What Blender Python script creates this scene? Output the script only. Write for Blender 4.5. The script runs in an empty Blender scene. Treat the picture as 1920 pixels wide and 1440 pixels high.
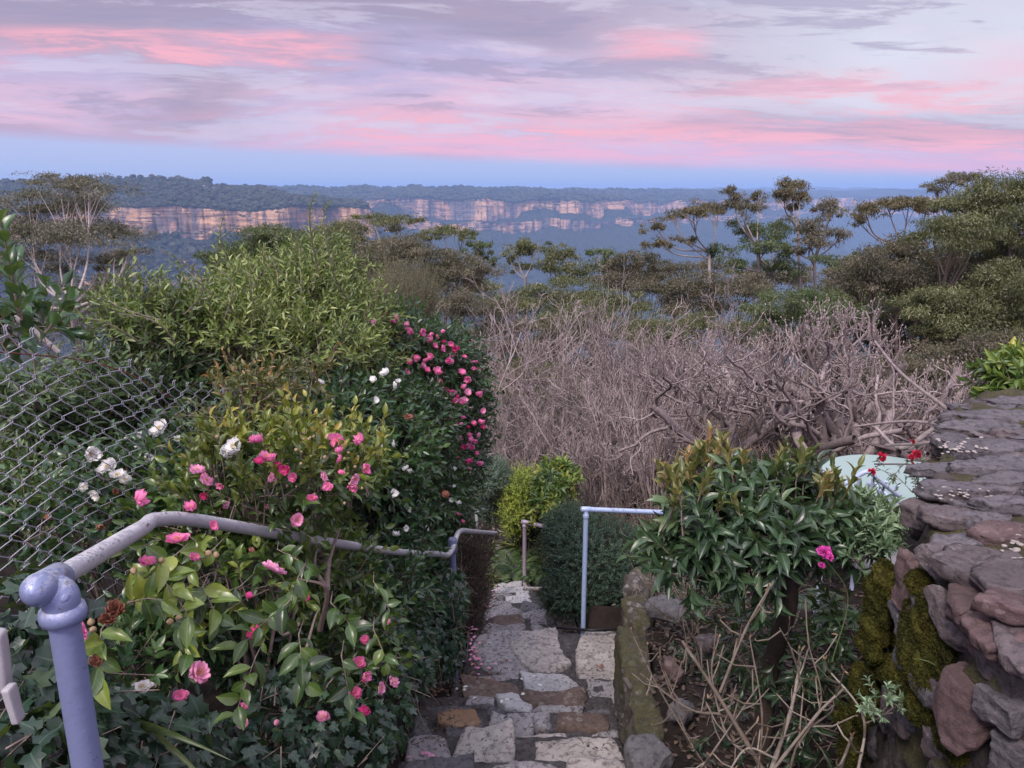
import bpy, math, random
import numpy as np
from mathutils import Vector, Matrix, Euler
random.seed(7)
RNG = np.random.default_rng(7)
C = bpy.context.scene.collection
F = 1442.0; PITCH = math.radians(14.3); CP, SP = math.cos(PITCH), math.sin(PITCH)

# ------------------------------------------------------------------ camera
cam = bpy.data.objects.new('camera', bpy.data.cameras.new('camera')); C.objects.link(cam)
cam.data.sensor_width = 36; cam.data.lens = F / 1920 * 36
cam.data.clip_start = 0.05; cam.data.clip_end = 80000
cam.rotation_euler = (math.pi / 2 - PITCH, 0, 0)
bpy.context.scene.camera = cam
sc = bpy.context.scene
sc.render.engine = 'CYCLES'
sc.view_settings.view_transform = 'Standard'; sc.view_settings.look = 'None'
sc.view_settings.exposure = 0.12; sc.view_settings.gamma = 1.0
sc.cycles.max_bounces = 6; sc.cycles.diffuse_bounces = 3; sc.cycles.glossy_bounces = 2
sc.cycles.transmission_bounces = 3; sc.cycles.volume_bounces = 1; sc.cycles.transparent_max_bounces = 6
sc.cycles.use_denoising = True
sc.cycles.sample_clamp_indirect = 4

# ------------------------------------------------------------------ node helpers
class NT:
    def __init__(s, nt): s.nt = nt; s.L = nt.links
    def n(s, typ, props=None, **ins):
        nd = s.nt.nodes.new(typ)
        for k, v in (props or {}).items(): setattr(nd, k, v)
        for k, v in ins.items():
            key = int(k[1:]) if k[0] == 'i' and k[1:].isdigit() else k.replace('_', ' ')
            s.set(nd.inputs[key], v)
        return nd
    def set(s, sock, v):
        if isinstance(v, bpy.types.NodeSocket): s.L.new(v, sock)
        elif isinstance(v, bpy.types.Node): s.L.new(v.outputs[0], sock)
        elif isinstance(v, (tuple, list)):
            d = sock.default_value
            sock.default_value = tuple(v) + ((1,) if len(d) == 4 and len(v) == 3 else ())
        else: sock.default_value = v
    def m(s, op, a, b=0.0, c=0.0):
        return s.n('ShaderNodeMath', {'operation': op}, i0=a, i1=b, i2=c).outputs[0]
    def mix(s, f, a, b, mode='MIX'):
        nd = s.n('ShaderNodeMix', {'data_type': 'RGBA', 'blend_type': mode}, i0=f)
        s.set(nd.inputs[6], a); s.set(nd.inputs[7], b); return nd.outputs[2]
    def ss(s, v, a, b, lo=0.0, hi=1.0):
        nd = s.n('ShaderNodeMapRange', {'interpolation_type': 'SMOOTHSTEP'}, i0=v, i1=a, i2=b, i3=lo, i4=hi)
        return nd.outputs[0]
    def noise(s, vec, scale, detail=4, rough=.55, dist=0.0):
        nd = s.n('ShaderNodeTexNoise', Scale=scale, Detail=detail, Roughness=rough, Distortion=dist)
        s.set(nd.inputs['Vector'], vec); return nd.outputs[0]
    def voro(s, vec, scale, feature='F1', rnd=1.0):
        nd = s.n('ShaderNodeTexVoronoi', {'feature': feature}, Scale=scale, Randomness=rnd)
        s.set(nd.inputs['Vector'], vec); return nd
    def vscale(s, vec, v3):
        nd = s.n('ShaderNodeVectorMath', {'operation': 'MULTIPLY'}); s.set(nd.inputs[0], vec); nd.inputs[1].default_value = v3
        return nd.outputs[0]
    def ramp(s, f, stops):
        nd = s.n('ShaderNodeValToRGB'); s.set(nd.inputs[0], f); e = nd.color_ramp.elements
        while len(e) < len(stops): e.new(.5)
        for x, (p, c) in zip(e, stops): x.position = p; x.color = tuple(c) + (1,)
        return nd.outputs[0]
    def comb(s, x, y, z): return s.n('ShaderNodeCombineXYZ', i0=x, i1=y, i2=z).outputs[0]

# ------------------------------------------------------------------ world
W = bpy.data.worlds.new('World'); sc.world = W; W.use_nodes = True
W.node_tree.nodes.clear(); q = NT(W.node_tree)
tc = q.n('ShaderNodeTexCoord').outputs['Generated']
sx = q.n('ShaderNodeSeparateXYZ', i0=tc)
X, Y, Z = sx.outputs
az = q.m('ARCTAN2', X, Y)
el = q.m('ARCSINE', Z)
w1 = q.noise(q.comb(q.m('MULTIPLY', az, 2.2), q.m('MULTIPLY', el, 9.0), 0.0), 1.0, 4, .5)
w1 = q.m('SUBTRACT', w1, .5)
# shallow tilt of the cloud streaks, rising towards the left
eli = q.m('ARCTAN2', Z, q.m('MAXIMUM', q.m('ABSOLUTE', Y), .25))
elt = q.m('ADD', q.m('ADD', eli, q.m('MULTIPLY', az, .028)), q.m('MULTIPLY', w1, .045))
elf = q.m('ADD', q.m('ADD', eli, q.m('MULTIPLY', az, .008)), q.m('MULTIPLY', w1, .03))
st = q.noise(q.comb(q.m('MULTIPLY', az, 4.6), q.m('MULTIPLY', elt, 34.0), 3.3), 1.0, 10, .66, .25)
st2 = q.noise(q.comb(q.m('MULTIPLY', az, 2.6), q.m('MULTIPLY', elt, 17.0), 9.7), 1.0, 10, .66, .35)
big = q.noise(q.comb(q.m('MULTIPLY', az, 1.6), q.m('MULTIPLY', elt, 7.0), 5.1), 1.0, 5, .5, .3)
LAV = (.50, .44, .67); PALE = (.72, .72, .84); GREY = (.34, .30, .43); PINK = (.95, .45, .55); SOFTP = (.80, .52, .68)
c = q.mix(q.ss(st2, .38, .66), LAV, SOFTP)
pale = q.m('MULTIPLY', q.ss(az, -.05, .42), q.m('MULTIPLY', q.ss(elt, .07, .13), q.ss(az, .75, .60)))
c = q.mix(q.m('MULTIPLY', pale, q.ss(big, .3, .5, .6, 1.0)), c, PALE)
# grey-mauve cloud sheets
gl = q.m('MULTIPLY', q.ss(az, .18, -.1), q.ss(elf, .165, .20))
grey = q.m('MAXIMUM', q.ss(big, .46, .60, 0, .8), q.m('MULTIPLY', gl, .85))
grey = q.m('MULTIPLY', grey, q.m('SUBTRACT', 1.0, q.m('MULTIPLY', pale, .8)))
c = q.mix(grey, c, GREY)
c = q.mix(q.m('MULTIPLY', q.ss(st, .51, .60), .60), c, (.36, .31, .47))
c = q.mix(q.m('MULTIPLY', q.ss(st, .48, .38), .45), c, (.74, .68, .84))
def band(x, a, b, cc, d): return q.m('MULTIPLY', q.ss(x, a, b), q.ss(x, d, cc))
# strong pink streaks: a low band over the whole width, a high streak on the left, a cloud edge in the middle
p1 = band(elt, .026, .040, .066, .100)
p1 = q.m('MULTIPLY', p1, q.ss(az, -.52, -.12, .10, 1.0))
p1 = q.m('MULTIPLY', p1, q.ss(st, .40, .52))
p2 = q.m('MULTIPLY', band(elf, .130, .146, .168, .184), band(az, -.68, -.48, -.26, -.13))
p2 = q.m('MULTIPLY', p2, q.ss(st, .40, .55, 0, .95))
p3 = q.m('MULTIPLY', band(elt, .145, .165, .172, .195), band(az, .08, .16, .20, .25))
p3 = q.m('MULTIPLY', p3, q.ss(st2, .42, .55, 0, .8))
p4 = q.m('MULTIPLY', band(elt, .07, .09, .13, .16), q.m('MULTIPLY', q.ss(az, .02, .45), q.ss(st, .42, .54, 0, .75)))
p5 = q.m('MULTIPLY', q.ss(az, .42, .62), band(elt, .10, .13, .15, .20))
p5 = q.m('MULTIPLY', p5, .55)
pk = q.m('MAXIMUM', q.m('MAXIMUM', p1, p2), q.m('MAXIMUM', p3, q.m('MAXIMUM', p4, p5)))
pk = q.m('MULTIPLY', pk, q.ss(q.noise(q.comb(q.m('MULTIPLY', az, 9.0), q.m('MULTIPLY', elt, 95.0), 7.7), 1.0, 6, .6, .3), .34, .56, .35, 1.0))
c = q.mix(pk, c, PINK)
c = q.mix(q.m('MULTIPLY', band(elt, .012, .030, .045, .075), q.ss(az, -.35, .15, .25, .6)), c, (.78, .48, .72))
# clear blue band above the horizon
elb = q.m('ADD', q.m('ADD', el, q.m('MULTIPLY', az, .040)), q.m('MULTIPLY', q.m('SUBTRACT', st, .5), .014))
blue = q.ramp(q.m('MULTIPLY', el, 12.0), [(0, (.36, .47, .76)), (.25, (.42, .51, .81)), (.7, (.49, .53, .82))])
c = q.mix(q.ss(elb, .043, .026), c, blue)
# the western half of the sky, behind the camera, and the zenith are brighter after sunset
c = q.mix(q.ss(el, .45, .9), c, (.62, .60, .74))
gain = q.m('ADD', q.ss(Y, .1, -.8, 1.0, 2.7), q.ss(el, .35, 1.0, 0.0, 1.3))
c = q.mix(q.ss(el, 0.0, -.06), c, (.10, .13, .2))
hsv = q.n('ShaderNodeVectorMath', {'operation': 'SCALE'}, i0=c, Scale=gain)
sky = q.n('ShaderNodeTexSky', {'sky_type': 'NISHITA', 'sun_disc': False, 'sun_elevation': math.radians(20), 'sun_rotation': math.radians(215)})
b1 = q.n('ShaderNodeBackground', Color=sky.outputs[0], Strength=.05 * .12)
b2 = q.n('ShaderNodeBackground', Color=hsv.outputs[0], Strength=.94)
add = q.n('ShaderNodeAddShader'); q.L.new(b1.outputs[0], add.inputs[0]); q.L.new(b2.outputs[0], add.inputs[1])
out = q.n('ShaderNodeOutputWorld'); q.L.new(add.outputs[0], out.inputs[0])
W.cycles.sampling_method = 'MANUAL'; W.cycles.sample_map_resolution = 1024

# soft afterglow from the western sky, behind and to the left of the camera
sun = bpy.data.objects.new('sun', bpy.data.lights.new('sun', 'SUN')); C.objects.link(sun)
sun.data.energy = 3.0; sun.data.angle = math.radians(12); sun.data.color = (1.0, .86, .80)
sun.rotation_euler = (math.radians(42), 0, math.radians(-30))

# ------------------------------------------------------------------ geometry helpers
def P(u, v, d):
    a = (u - 960) / F; b = (720 - v) / F
    return np.array([a * d, (CP + b * SP) * d, (-SP + b * CP) * d])
def onz(u, v, z):
    p = P(u, v, 1.0); return p * (z / p[2])
def px(n, d): return n * d / F

def _h(ix, iy, iz, seed):
    seed = int(seed) & 0xffff
    h = (ix * 374761393 + iy * 668265263 + iz * 2147483647 + ((seed * 1274126177) & 0xffffffff)) & 0xffffffff
    h = ((h ^ (h >> 13)) * 1274126177) & 0xffffffff
    h = ((h ^ (h >> 16)) * 2246822519) & 0xffffffff
    return ((h ^ (h >> 15)) & 0xffffff) / float(0xffffff)
def vnoise(p, seed=0):
    p = np.asarray(p, float); i = np.floor(p).astype(np.int64); f = p - i; f = f * f * (3 - 2 * f)
    r = 0
    for dx in (0, 1):
        for dy in (0, 1):
            for dz in (0, 1):
                w = (f[..., 0] if dx else 1 - f[..., 0]) * (f[..., 1] if dy else 1 - f[..., 1]) * (f[..., 2] if dz else 1 - f[..., 2])
                r = r + w * _h(i[..., 0] + dx, i[..., 1] + dy, i[..., 2] + dz, seed)
    return r * 2 - 1
def fbm(p, octv=4, seed=0, gain=.5):
    p = np.asarray(p, float); r = 0; a = 1.0
    for o in range(octv): r = r + a * vnoise(p * 2 ** o + o * 17.3, seed + o); a *= gain
    return r
def unit(v): return v / (np.linalg.norm(v, axis=-1, keepdims=True) + 1e-9)

class Geo:
    """collects blocks of vertices and faces for ONE mesh"""
    def __init__(s): s.V = []; s.Fa = []; s.A = []; s.n = 0; s.M = []
    def add(s, V, Fs, attr=None, mi=0):
        V = np.asarray(V, float).reshape(-1, 3); Fs = np.asarray(Fs, np.int64)
        s.V.append(V); s.Fa.append(Fs + s.n); s.n += len(V); s.M.append(np.full(len(Fs), mi, np.int32))
        s.A.append(np.zeros((len(V), 3)) if attr is None else np.asarray(attr, float).reshape(-1, 3)); return s
    def mesh(s, name, mats, origin=(0, 0, 0), smooth=True):
        me = bpy.data.meshes.new(name)
        V = np.concatenate(s.V) - np.asarray(origin); A = np.concatenate(s.A)
        me.vertices.add(len(V)); me.vertices.foreach_set('co', V.astype(np.float32).ravel())
        loops = np.concatenate([f.ravel() for f in s.Fa]); tot = np.concatenate([np.full(len(f), f.shape[1]) for f in s.Fa])
        me.loops.add(len(loops)); me.loops.foreach_set('vertex_index', loops.astype(np.int32))
        me.polygons.add(len(tot)); st_ = np.concatenate([[0], np.cumsum(tot)[:-1]])
        me.polygons.foreach_set('loop_start', st_.astype(np.int32))
        me.polygons.foreach_set('material_index', np.concatenate(s.M))
        at = me.attributes.new('lf', 'FLOAT_VECTOR', 'POINT'); at.data.foreach_set('vector', A.astype(np.float32).ravel())
        me.update(calc_edges=True)
        me.polygons.foreach_set('use_smooth', np.full(len(tot), smooth))
        for m_ in (mats if isinstance(mats, (list, tuple)) else [mats]): me.materials.append(m_)
        return me

def thing(name, label, cat, loc=(0, 0, 0), group=None, kind=None):
    o = bpy.data.objects.new(name, None); o.empty_display_size = .1; C.objects.link(o); o.location = tuple(float(x) for x in loc)
    return tag(o, label, cat, group, kind)
def tag(o, label=None, cat=None, group=None, kind=None):
    if label: o['label'] = label
    if cat: o['category'] = cat
    if group: o['group'] = group
    if kind: o['kind'] = kind
    return o
def world_loc(o):
    l = np.array(o.location); 
    return l + world_loc(o.parent) if o.parent else l
def put(name, g, mats, parent=None, loc=None, smooth=True):
    """link one mesh; vertices are given in world space"""
    base = np.zeros(3) if parent is None else world_loc(parent)
    o_ = base if loc is None else np.asarray(loc, float)
    o = bpy.data.objects.new(name, g.mesh(name, mats, o_, smooth)); C.objects.link(o)
    o.location = tuple(float(x) for x in (o_ - base)); o.parent = parent
    return o
def inst(name, me, parent, wloc, rot=(0, 0, 0), s=1.0):
    o = bpy.data.objects.new(name, me); C.objects.link(o)
    base = np.zeros(3) if parent is None else world_loc(parent)
    o.location = tuple(float(x) for x in (np.asarray(wloc) - base)); o.rotation_euler = tuple(rot); o.scale = (s, s, s); o.parent = parent
    return o

# leaf templates: (x across -1..1, y along 0..1, z lift), faces, (|x|, t)
def leaf_tpl(kind):
    if kind == 'near':
        ts = [0, .13, .32, .55, .78, .92, 1]; ws = [.04, .62, .98, .95, .56, .22, .0]
        V = []; 
        for t, w in zip(ts, ws):
            zc = .16 * math.sin(t * 2.6) - .10 * t
            V += [(-w, t, zc + .10 * w), (-w * .5, t, zc + .035 * w), (0, t, zc), (w * .5, t, zc + .035 * w), (w, t, zc + .10 * w)]
        Fs = [(5 * k + j, 5 * k + j + 1, 5 * k + j + 6, 5 * k + j + 5) for k in range(6) for j in range(4)]
    elif kind == 'mid':
        V = [(0, 0, 0), (-.8, .3, .05), (0, .35, -.03), (.8, .3, .05), (-.72, .66, .02), (0, .68, -.06), (.72, .66, .02), (0, 1, -.10)]
        Fs = [(0, 2, 1, 1), (0, 3, 2, 2), (1, 2, 5, 4), (2, 3, 6, 5), (4, 5, 7, 7), (5, 6, 7, 7)]
    elif kind == 'far':
        V = [(0, 0, 0), (-.9, .45, .06), (.9, .45, .06), (0, 1, -.08)]
        Fs = [(0, 2, 3, 1)]
    elif kind == 'blade':
        ts = np.linspace(0, 1, 7); V = []
        for t in ts:
            w = (1 - t ** 2.2) * (.55 + .45 * min(1, t * 4)); z = .0 - .45 * t ** 2.2
            V += [(-w, t * (1 - .12 * t), z + .12 * w), (0, t * (1 - .12 * t), z), (w, t * (1 - .12 * t), z + .12 * w)]
        Fs = [(3 * k + j, 3 * k + j + 1, 3 * k + j + 4, 3 * k + j + 3) for k in range(6) for j in range(2)]
    elif kind == 'ivy':
        ol = [(0, 0), (-.42, -.10), (-.95, .12), (-.62, .32), (-.85, .62), (-.36, .60), (0, 1.0), (.36, .60), (.85, .62), (.62, .32), (.95, .12), (.42, -.10)]
        V = [(x, y, .05 * abs(x) - .10 * y * y + .05 * x * x) for x, y in ol] + [(0, .38, .04)]
        Fs = [(12, (k + 1) % 12, k, k) for k in range(12)]
    V = np.array(V, float); Fs = np.array(Fs)
    tri = Fs[:, 2] == Fs[:, 3]
    return V, Fs[tri][:, :3], Fs[~tri], np.stack([np.abs(V[:, 0]), V[:, 1]], 1)
TPL = {k: leaf_tpl(k) for k in ('near', 'mid', 'far', 'blade', 'ivy')}

def leaves(g, kind, pos, axis, nrm, L, Wd, tint=None, mi=0):
    V, T3, T4, ab = TPL[kind]; n = len(pos)
    if n == 0: return
    axis = unit(axis); side = unit(np.cross(axis, nrm)); nr = np.cross(side, axis)
    L = np.broadcast_to(np.asarray(L, float), (n,)); Wd = np.broadcast_to(np.asarray(Wd, float), (n,))
    if tint is None: tint = RNG.random(n)
    pts = pos[:, None, :] + side[:, None, :] * (V[None, :, 0:1] * Wd[:, None, None] * .5) + axis[:, None, :] * (V[None, :, 1:2] * L[:, None, None]) \
        + nr[:, None, :] * (V[None, :, 2:3] * L[:, None, None])
    at = np.empty((n, len(V), 3)); at[..., 0] = tint[:, None]; at[..., 1] = ab[None, :, 0]; at[..., 2] = ab[None, :, 1]
    off = (np.arange(n) * len(V))[:, None, None]
    base = g.n
    first = True
    for T in (T3, T4):
        if len(T):
            Fs = (T[None] + off).reshape(-1, T.shape[1])
            if first: g.add(pts.reshape(-1, 3), Fs, at.reshape(-1, 3), mi); first = False
            else: g.Fa.append(Fs + base); g.M.append(np.full(len(Fs), mi, np.int32))

def tubes(g, lines, sides=4, mi=0, tint=None):
    """lines: list of (pts Nx3, radii N)"""
    by = {}
    for p, r in lines: by.setdefault(len(p), []).append((p, r))
    ang = np.arange(sides) / sides * 2 * math.pi; cs, sn = np.cos(ang), np.sin(ang)
    for n, ls in by.items():
        Pn = np.array([l[0] for l in ls], float); R = np.array([l[1] for l in ls], float); k = len(ls)
        Tn = unit(np.gradient(Pn, axis=1))
        ref = np.where(np.abs(unit(Pn[:, -1] - Pn[:, 0])[:, 2:3]) > .8, np.array([[1., .13, 0]]), np.array([[0, .1, 1.]]))[:, None, :]
        A = unit(np.cross(Tn, ref)); B = np.cross(Tn, A)
        V = Pn[:, :, None, :] + (A[:, :, None, :] * cs[None, None, :, None] + B[:, :, None, :] * sn[None, None, :, None]) * R[:, :, None, None]
        i = np.arange(n - 1)[:, None] * sides; j = np.arange(sides)[None, :]; j2 = (j + 1) % sides
        q4 = np.stack([i + j, i + j2, i + j2 + sides, i + j + sides], -1).reshape(-1, 4)
        Fs = (q4[None] + (np.arange(k) * n * sides)[:, None, None]).reshape(-1, 4)
        at = np.zeros((k, n, sides, 3)); at[..., 0] = RNG.random(k)[:, None, None]
        g.add(V.reshape(-1, 3), Fs, at.reshape(-1, 3), mi)

def smooth_line(pts, per=8):
    pts = np.asarray(pts, float); n = len(pts); out_ = []
    ext = np.vstack([2 * pts[0] - pts[1], pts, 2 * pts[-1] - pts[-2]])
    for i in range(n - 1):
        p0, p1, p2, p3 = ext[i:i + 4]
        for t in np.linspace(0, 1, per, endpoint=False):
            out_.append(.5 * ((2 * p1) + (-p0 + p2) * t + (2 * p0 - 5 * p1 + 4 * p2 - p3) * t * t + (-p0 + 3 * p1 - 3 * p2 + p3) * t ** 3))
    out_.append(pts[-1]); return np.array(out_)

def pipe(g, pts, r, sides=20, caps=True, mi=0, bump=0.0):
    """one round pipe with parallel-transported frames and closed ends"""
    pts = np.asarray(pts, float); n = len(pts); T = unit(np.gradient(pts, axis=0))
    R = np.broadcast_to(np.asarray(r, float), (n,))
    a = unit(np.cross(T[0], [0.13, .2, 1.0] if abs(T[0][2]) < .9 else [1., 0, 0])); V = []
    for k in range(n):
        a = unit(a - T[k] * np.dot(a, T[k])); b = np.cross(T[k], a)
        for s_ in range(sides):
            t = 2 * math.pi * s_ / sides; V.append(pts[k] + (a * math.cos(t) + b * math.sin(t)) * R[k])
    Fs = [(k * sides + s_, k * sides + (s_ + 1) % sides, (k + 1) * sides + (s_ + 1) % sides, (k + 1) * sides + s_) for k in range(n - 1) for s_ in range(sides)]
    base = g.n; g.add(V, Fs, None, mi)
    if caps:
        for k, fl in ((0, 1), (n - 1, 0)):
            c0 = pts[k]; ring = np.array(V[k * sides:(k + 1) * sides])
            Fc = [(s_, (s_ + 1) % sides, sides) if not fl else ((s_ + 1) % sides, s_, sides) for s_ in range(sides)]
            g.add(np.vstack([ring, c0]), Fc, None, mi)
    return g

def cube_sphere(nx, ny, nz):
    """closed box grid in -1..1 with nx,ny,nz cells, shared vertices"""
    idx = {}; V = []; Fs = []
    def vid(i, j, k):
        key = (i, j, k)
        if key not in idx: idx[key] = len(V); V.append((2 * i / nx - 1, 2 * j / ny - 1, 2 * k / nz - 1))
        return idx[key]
    for k in (0, nz):
        for i in range(nx):
            for j in range(ny):
                f = [vid(i, j, k), vid(i + 1, j, k), vid(i + 1, j + 1, k), vid(i, j + 1, k)]; Fs.append(f if k else f[::-1])
    for j in (0, ny):
        for i in range(nx):
            for k in range(nz):
                f = [vid(i, j, k), vid(i + 1, j, k), vid(i + 1, j, k + 1), vid(i, j, k + 1)]; Fs.append(f[::-1] if j else f)
    for i in (0, nx):
        for j in range(ny):
            for k in range(nz):
                f = [vid(i, j, k), vid(i, j + 1, k), vid(i, j + 1, k + 1), vid(i, j, k + 1)]; Fs.append(f if i else f[::-1])
    return np.array(V), np.array(Fs)
_cs = {}
def rock(g, c, half, rz=0.0, rnd=.25, amp=.012, freq=9.0, seed=0, res=(20, 14, 6), tilt=(0, 0), skew=.12, fine=.3, mi=0, taper=0.0, cuts=0):
    """a quarried or field stone: rounded box, worn edges, fractal surface"""
    if res not in _cs: _cs[res] = cube_sphere(*res)
    V, Fs = _cs[res]; V = V.copy(); half = np.asarray(half, float)
    rr = min(half) * rnd * 2
    Pq = V * half; inner = np.clip(Pq, -(half - rr), half - rr); dlt = Pq - inner
    ln = np.linalg.norm(dlt, axis=1, keepdims=True)
    big_ = np.max(np.abs(dlt), axis=1, keepdims=True)
    Pq = inner + dlt / (ln + 1e-9) * big_
    rs = np.random.default_rng(seed + 991)
    a = rs.uniform(-skew, skew, 6)
    x, y, z = Pq.T / half[:, None]
    Pq[:, 0] += half[0] * (a[0] * y + a[1] * x * y + a[4] * .5 * y * y); Pq[:, 1] += half[1] * (a[2] * x + a[3] * x * x + a[5] * x * y)
    if taper: Pq[:, :2] *= (1 - taper * (z[:, None] * .5 + .5))
    N = unit(dlt + V * .02)
    for _ in range(cuts):       # chipped facets
        n_ = unit(rs.normal(size=3) * np.array([1, 1, .8])); dist = np.dot(np.abs(n_), half) * rs.uniform(.62, .85)
        ex = np.maximum(0, Pq @ n_ - dist); Pq = Pq - n_[None] * ex[:, None]
    s_ = Pq + rs.uniform(0, 50, 3)
    Pq = Pq + N * (fbm(s_ * freq * .35, 3, seed)[:, None] * amp * 1.2 + fbm(s_ * freq * 1.6, 4, seed + 5, .6)[:, None] * amp * fine)
    ct, st_ = math.cos(rz), math.sin(rz)
    M = np.array(Euler((tilt[0], tilt[1], rz)).to_matrix())
    g.add(Pq @ M.T + np.asarray(c), Fs, np.tile([rs.random(), rs.random(), 0], (len(V), 1)), mi)
    return g
# ------------------------------------------------------------------ materials
def newmat(name):
    m = bpy.data.materials.new(name); m.use_nodes = True; m.node_tree.nodes.clear(); return m, NT(m.node_tree)
def finish(q, bsdf, disp=None):
    o = q.n('ShaderNodeOutputMaterial'); q.L.new(bsdf.outputs[0], o.inputs[0])
    if disp is not None: q.L.new(disp, o.inputs[2])
def bump(q, h, strength=.5, dist=.01):
    return q.n('ShaderNodeBump', Strength=strength, Distance=dist, Height=h).outputs[0]
def leafmat(name, cols, rough=.42, rib=(.35, .3), trans=.22, spec=.5, under=.0):
    cols = [tuple(x * k_ for x in c_) for c_, k_ in zip(cols, (.65, 1.05, 1.3, 1.45))] if len(cols) == 4 else cols  # wider spread of leaf tones, light and shade contrast put into the colour
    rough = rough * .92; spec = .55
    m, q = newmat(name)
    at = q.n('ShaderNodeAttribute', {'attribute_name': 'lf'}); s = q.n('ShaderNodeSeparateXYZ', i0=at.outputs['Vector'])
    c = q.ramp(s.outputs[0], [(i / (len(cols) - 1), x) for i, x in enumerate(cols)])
    pos = q.n('ShaderNodeNewGeometry').outputs['Position']
    c = q.mix(q.ss(q.noise(pos, 60, 3), .45, .7, 0, .25), c, tuple(x * .6 for x in cols[0]))
    if rib:
        lite = tuple(min(1, x * 1.7 + .03) for x in cols[len(cols) // 2])
        c = q.mix(q.ss(s.outputs[1], .10, .0, 0, rib[0]), c, lite)
        side = q.m('SUBTRACT', s.outputs[2], q.m('MULTIPLY', s.outputs[1], .22))
        vein = q.ss(q.m('ABSOLUTE', q.m('SUBTRACT', q.m('FRACT', q.m('MULTIPLY', side, 8.0)), .5)), .06, .0, 0, rib[1])
        c = q.mix(vein, c, lite)
    b = q.n('ShaderNodeBsdfPrincipled', Base_Color=c, Roughness=rough)
    b.inputs['Specular IOR Level'].default_value = spec
    t = q.n('ShaderNodeBsdfTranslucent', Color=q.mix(.5, c, (.25, .35, .03)))
    mx = q.n('ShaderNodeMixShader', i0=trans); q.L.new(b.outputs[0], mx.inputs[1]); q.L.new(t.outputs[0], mx.inputs[2])
    finish(q, mx); return m
def flat_attr(name, cols, rough=.8, nscale=20, namt=.35, bumpd=0.0, bscale=60, spec=.3):
    m, q = newmat(name)
    at = q.n('ShaderNodeAttribute', {'attribute_name': 'lf'}); s = q.n('ShaderNodeSeparateXYZ', i0=at.outputs['Vector'])
    c = q.ramp(s.outputs[0], [(i / max(1, len(cols) - 1), x) for i, x in enumerate(cols)])
    pos = q.n('ShaderNodeTexCoord').outputs['Object']
    nz = q.noise(pos, nscale, 5, .6)
    c = q.mix(q.ss(nz, .4, .65, 0, namt), c, tuple(x * .45 for x in cols[0]))
    b = q.n('ShaderNodeBsdfPrincipled', Base_Color=c, Roughness=rough); b.inputs['Specular IOR Level'].default_value = spec
    if bumpd: q.L.new(bump(q, q.noise(pos, bscale, 6, .65), .8, bumpd), b.inputs['Normal'])
    finish(q, b); return m
def stonemat(name, base, dark, lichen=.35, lcol=(.36, .36, .33), moss=0.0, stain=.5, rough=.85, vs=16, white=0.0, strata=0.0):
    m, q = newmat(name)
    pos = q.n('ShaderNodeNewGeometry').outputs['Position']
    at = q.n('ShaderNodeAttribute', {'attribute_name': 'lf'}); s = q.n('ShaderNodeSeparateXYZ', i0=at.outputs['Vector'])
    n1 = q.noise(pos, 5.0, 6, .6); n2 = q.noise(pos, 34.0, 6, .7); n3 = q.noise(pos, 180.0, 4, .7)
    c = q.mix(q.ss(n1, .35, .65), base, tuple(b_ * .72 for b_ in base))
    c = q.mix(q.m('MULTIPLY', s.outputs[0], .35), c, tuple(min(1, b_ * 1.35) for b_ in base))
    c = q.mix(q.ss(n2, .49, .60, 0, stain), c, dark)
    if strata:
        sp = q.vscale(pos, (3, 3, 60)); c = q.mix(q.ss(q.noise(sp, 1.0, 4), .45, .6, 0, strata), c, dark)
    # round lichen rosettes with broken rims
    wp = q.n('ShaderNodeVectorMath', {'operation': 'ADD'}, i0=pos, i1=q.n('ShaderNodeVectorMath', {'operation': 'SCALE'}, i0=q.n('ShaderNodeTexNoise', Vector=pos, Scale=30.0, Detail=3.0).outputs[1], Scale=.03).outputs[0]).outputs[0]
    v = q.voro(wp, vs); v2 = q.voro(wp, vs * 2.3)
    patch = q.ss(q.noise(pos, 2.4, 3), .42, .58)
    lm = q.m('MULTIPLY', q.ss(v.outputs[0], .40, .28), q.m('MULTIPLY', patch, q.ss(q.noise(pos, 70, 4), .36, .5, .35, 1)))
    lm2 = q.m('MULTIPLY', q.ss(v2.outputs[0], .30, .22), q.ss(q.noise(pos, 4.7, 3), .5, .6))
    c = q.mix(q.m('MULTIPLY', q.m('MAXIMUM', lm, lm2), lichen), c, lcol)
    c = q.mix(q.m('MULTIPLY', q.ss(n2, .60, .70), .7 * stain), c, tuple(x * .5 for x in dark))
    if white: c = q.mix(q.m('MULTIPLY', q.ss(q.noise(pos, 7, 4), .55, .62), white), c, (.5, .5, .5))
    c = q.mix(q.ss(n3, .5, .75, 0, .3), c, dark)
    if moss:
        nn = q.n('ShaderNodeSeparateXYZ', i0=q.n('ShaderNodeNewGeometry').outputs['Normal'])
        mm = q.m('MULTIPLY', q.ss(q.m('ADD', q.noise(pos, 4, 5), q.m('MULTIPLY', nn.outputs[2], .12)), .50, .60), moss)
        c = q.mix(mm, c, q.mix(q.ss(n3, .40, .62), q.mix(q.ss(n1, .4, .6), (.012, .014, .006), (.030, .026, .012)), q.mix(q.ss(n2, .4, .6), (.045, .048, .012), (.095, .09, .022))))
    b = q.n('ShaderNodeBsdfPrincipled', Base_Color=c, Roughness=rough); b.inputs['Specular IOR Level'].default_value = .35
    h = q.m('ADD', q.m('MULTIPLY', n2, .8), q.m('MULTIPLY', n3, .35)); h = q.m('ADD', h, q.m('MULTIPLY', lm, .15))
    q.L.new(bump(q, h, 1.0, .012), b.inputs['Normal'])
    finish(q, b); return m

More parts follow.
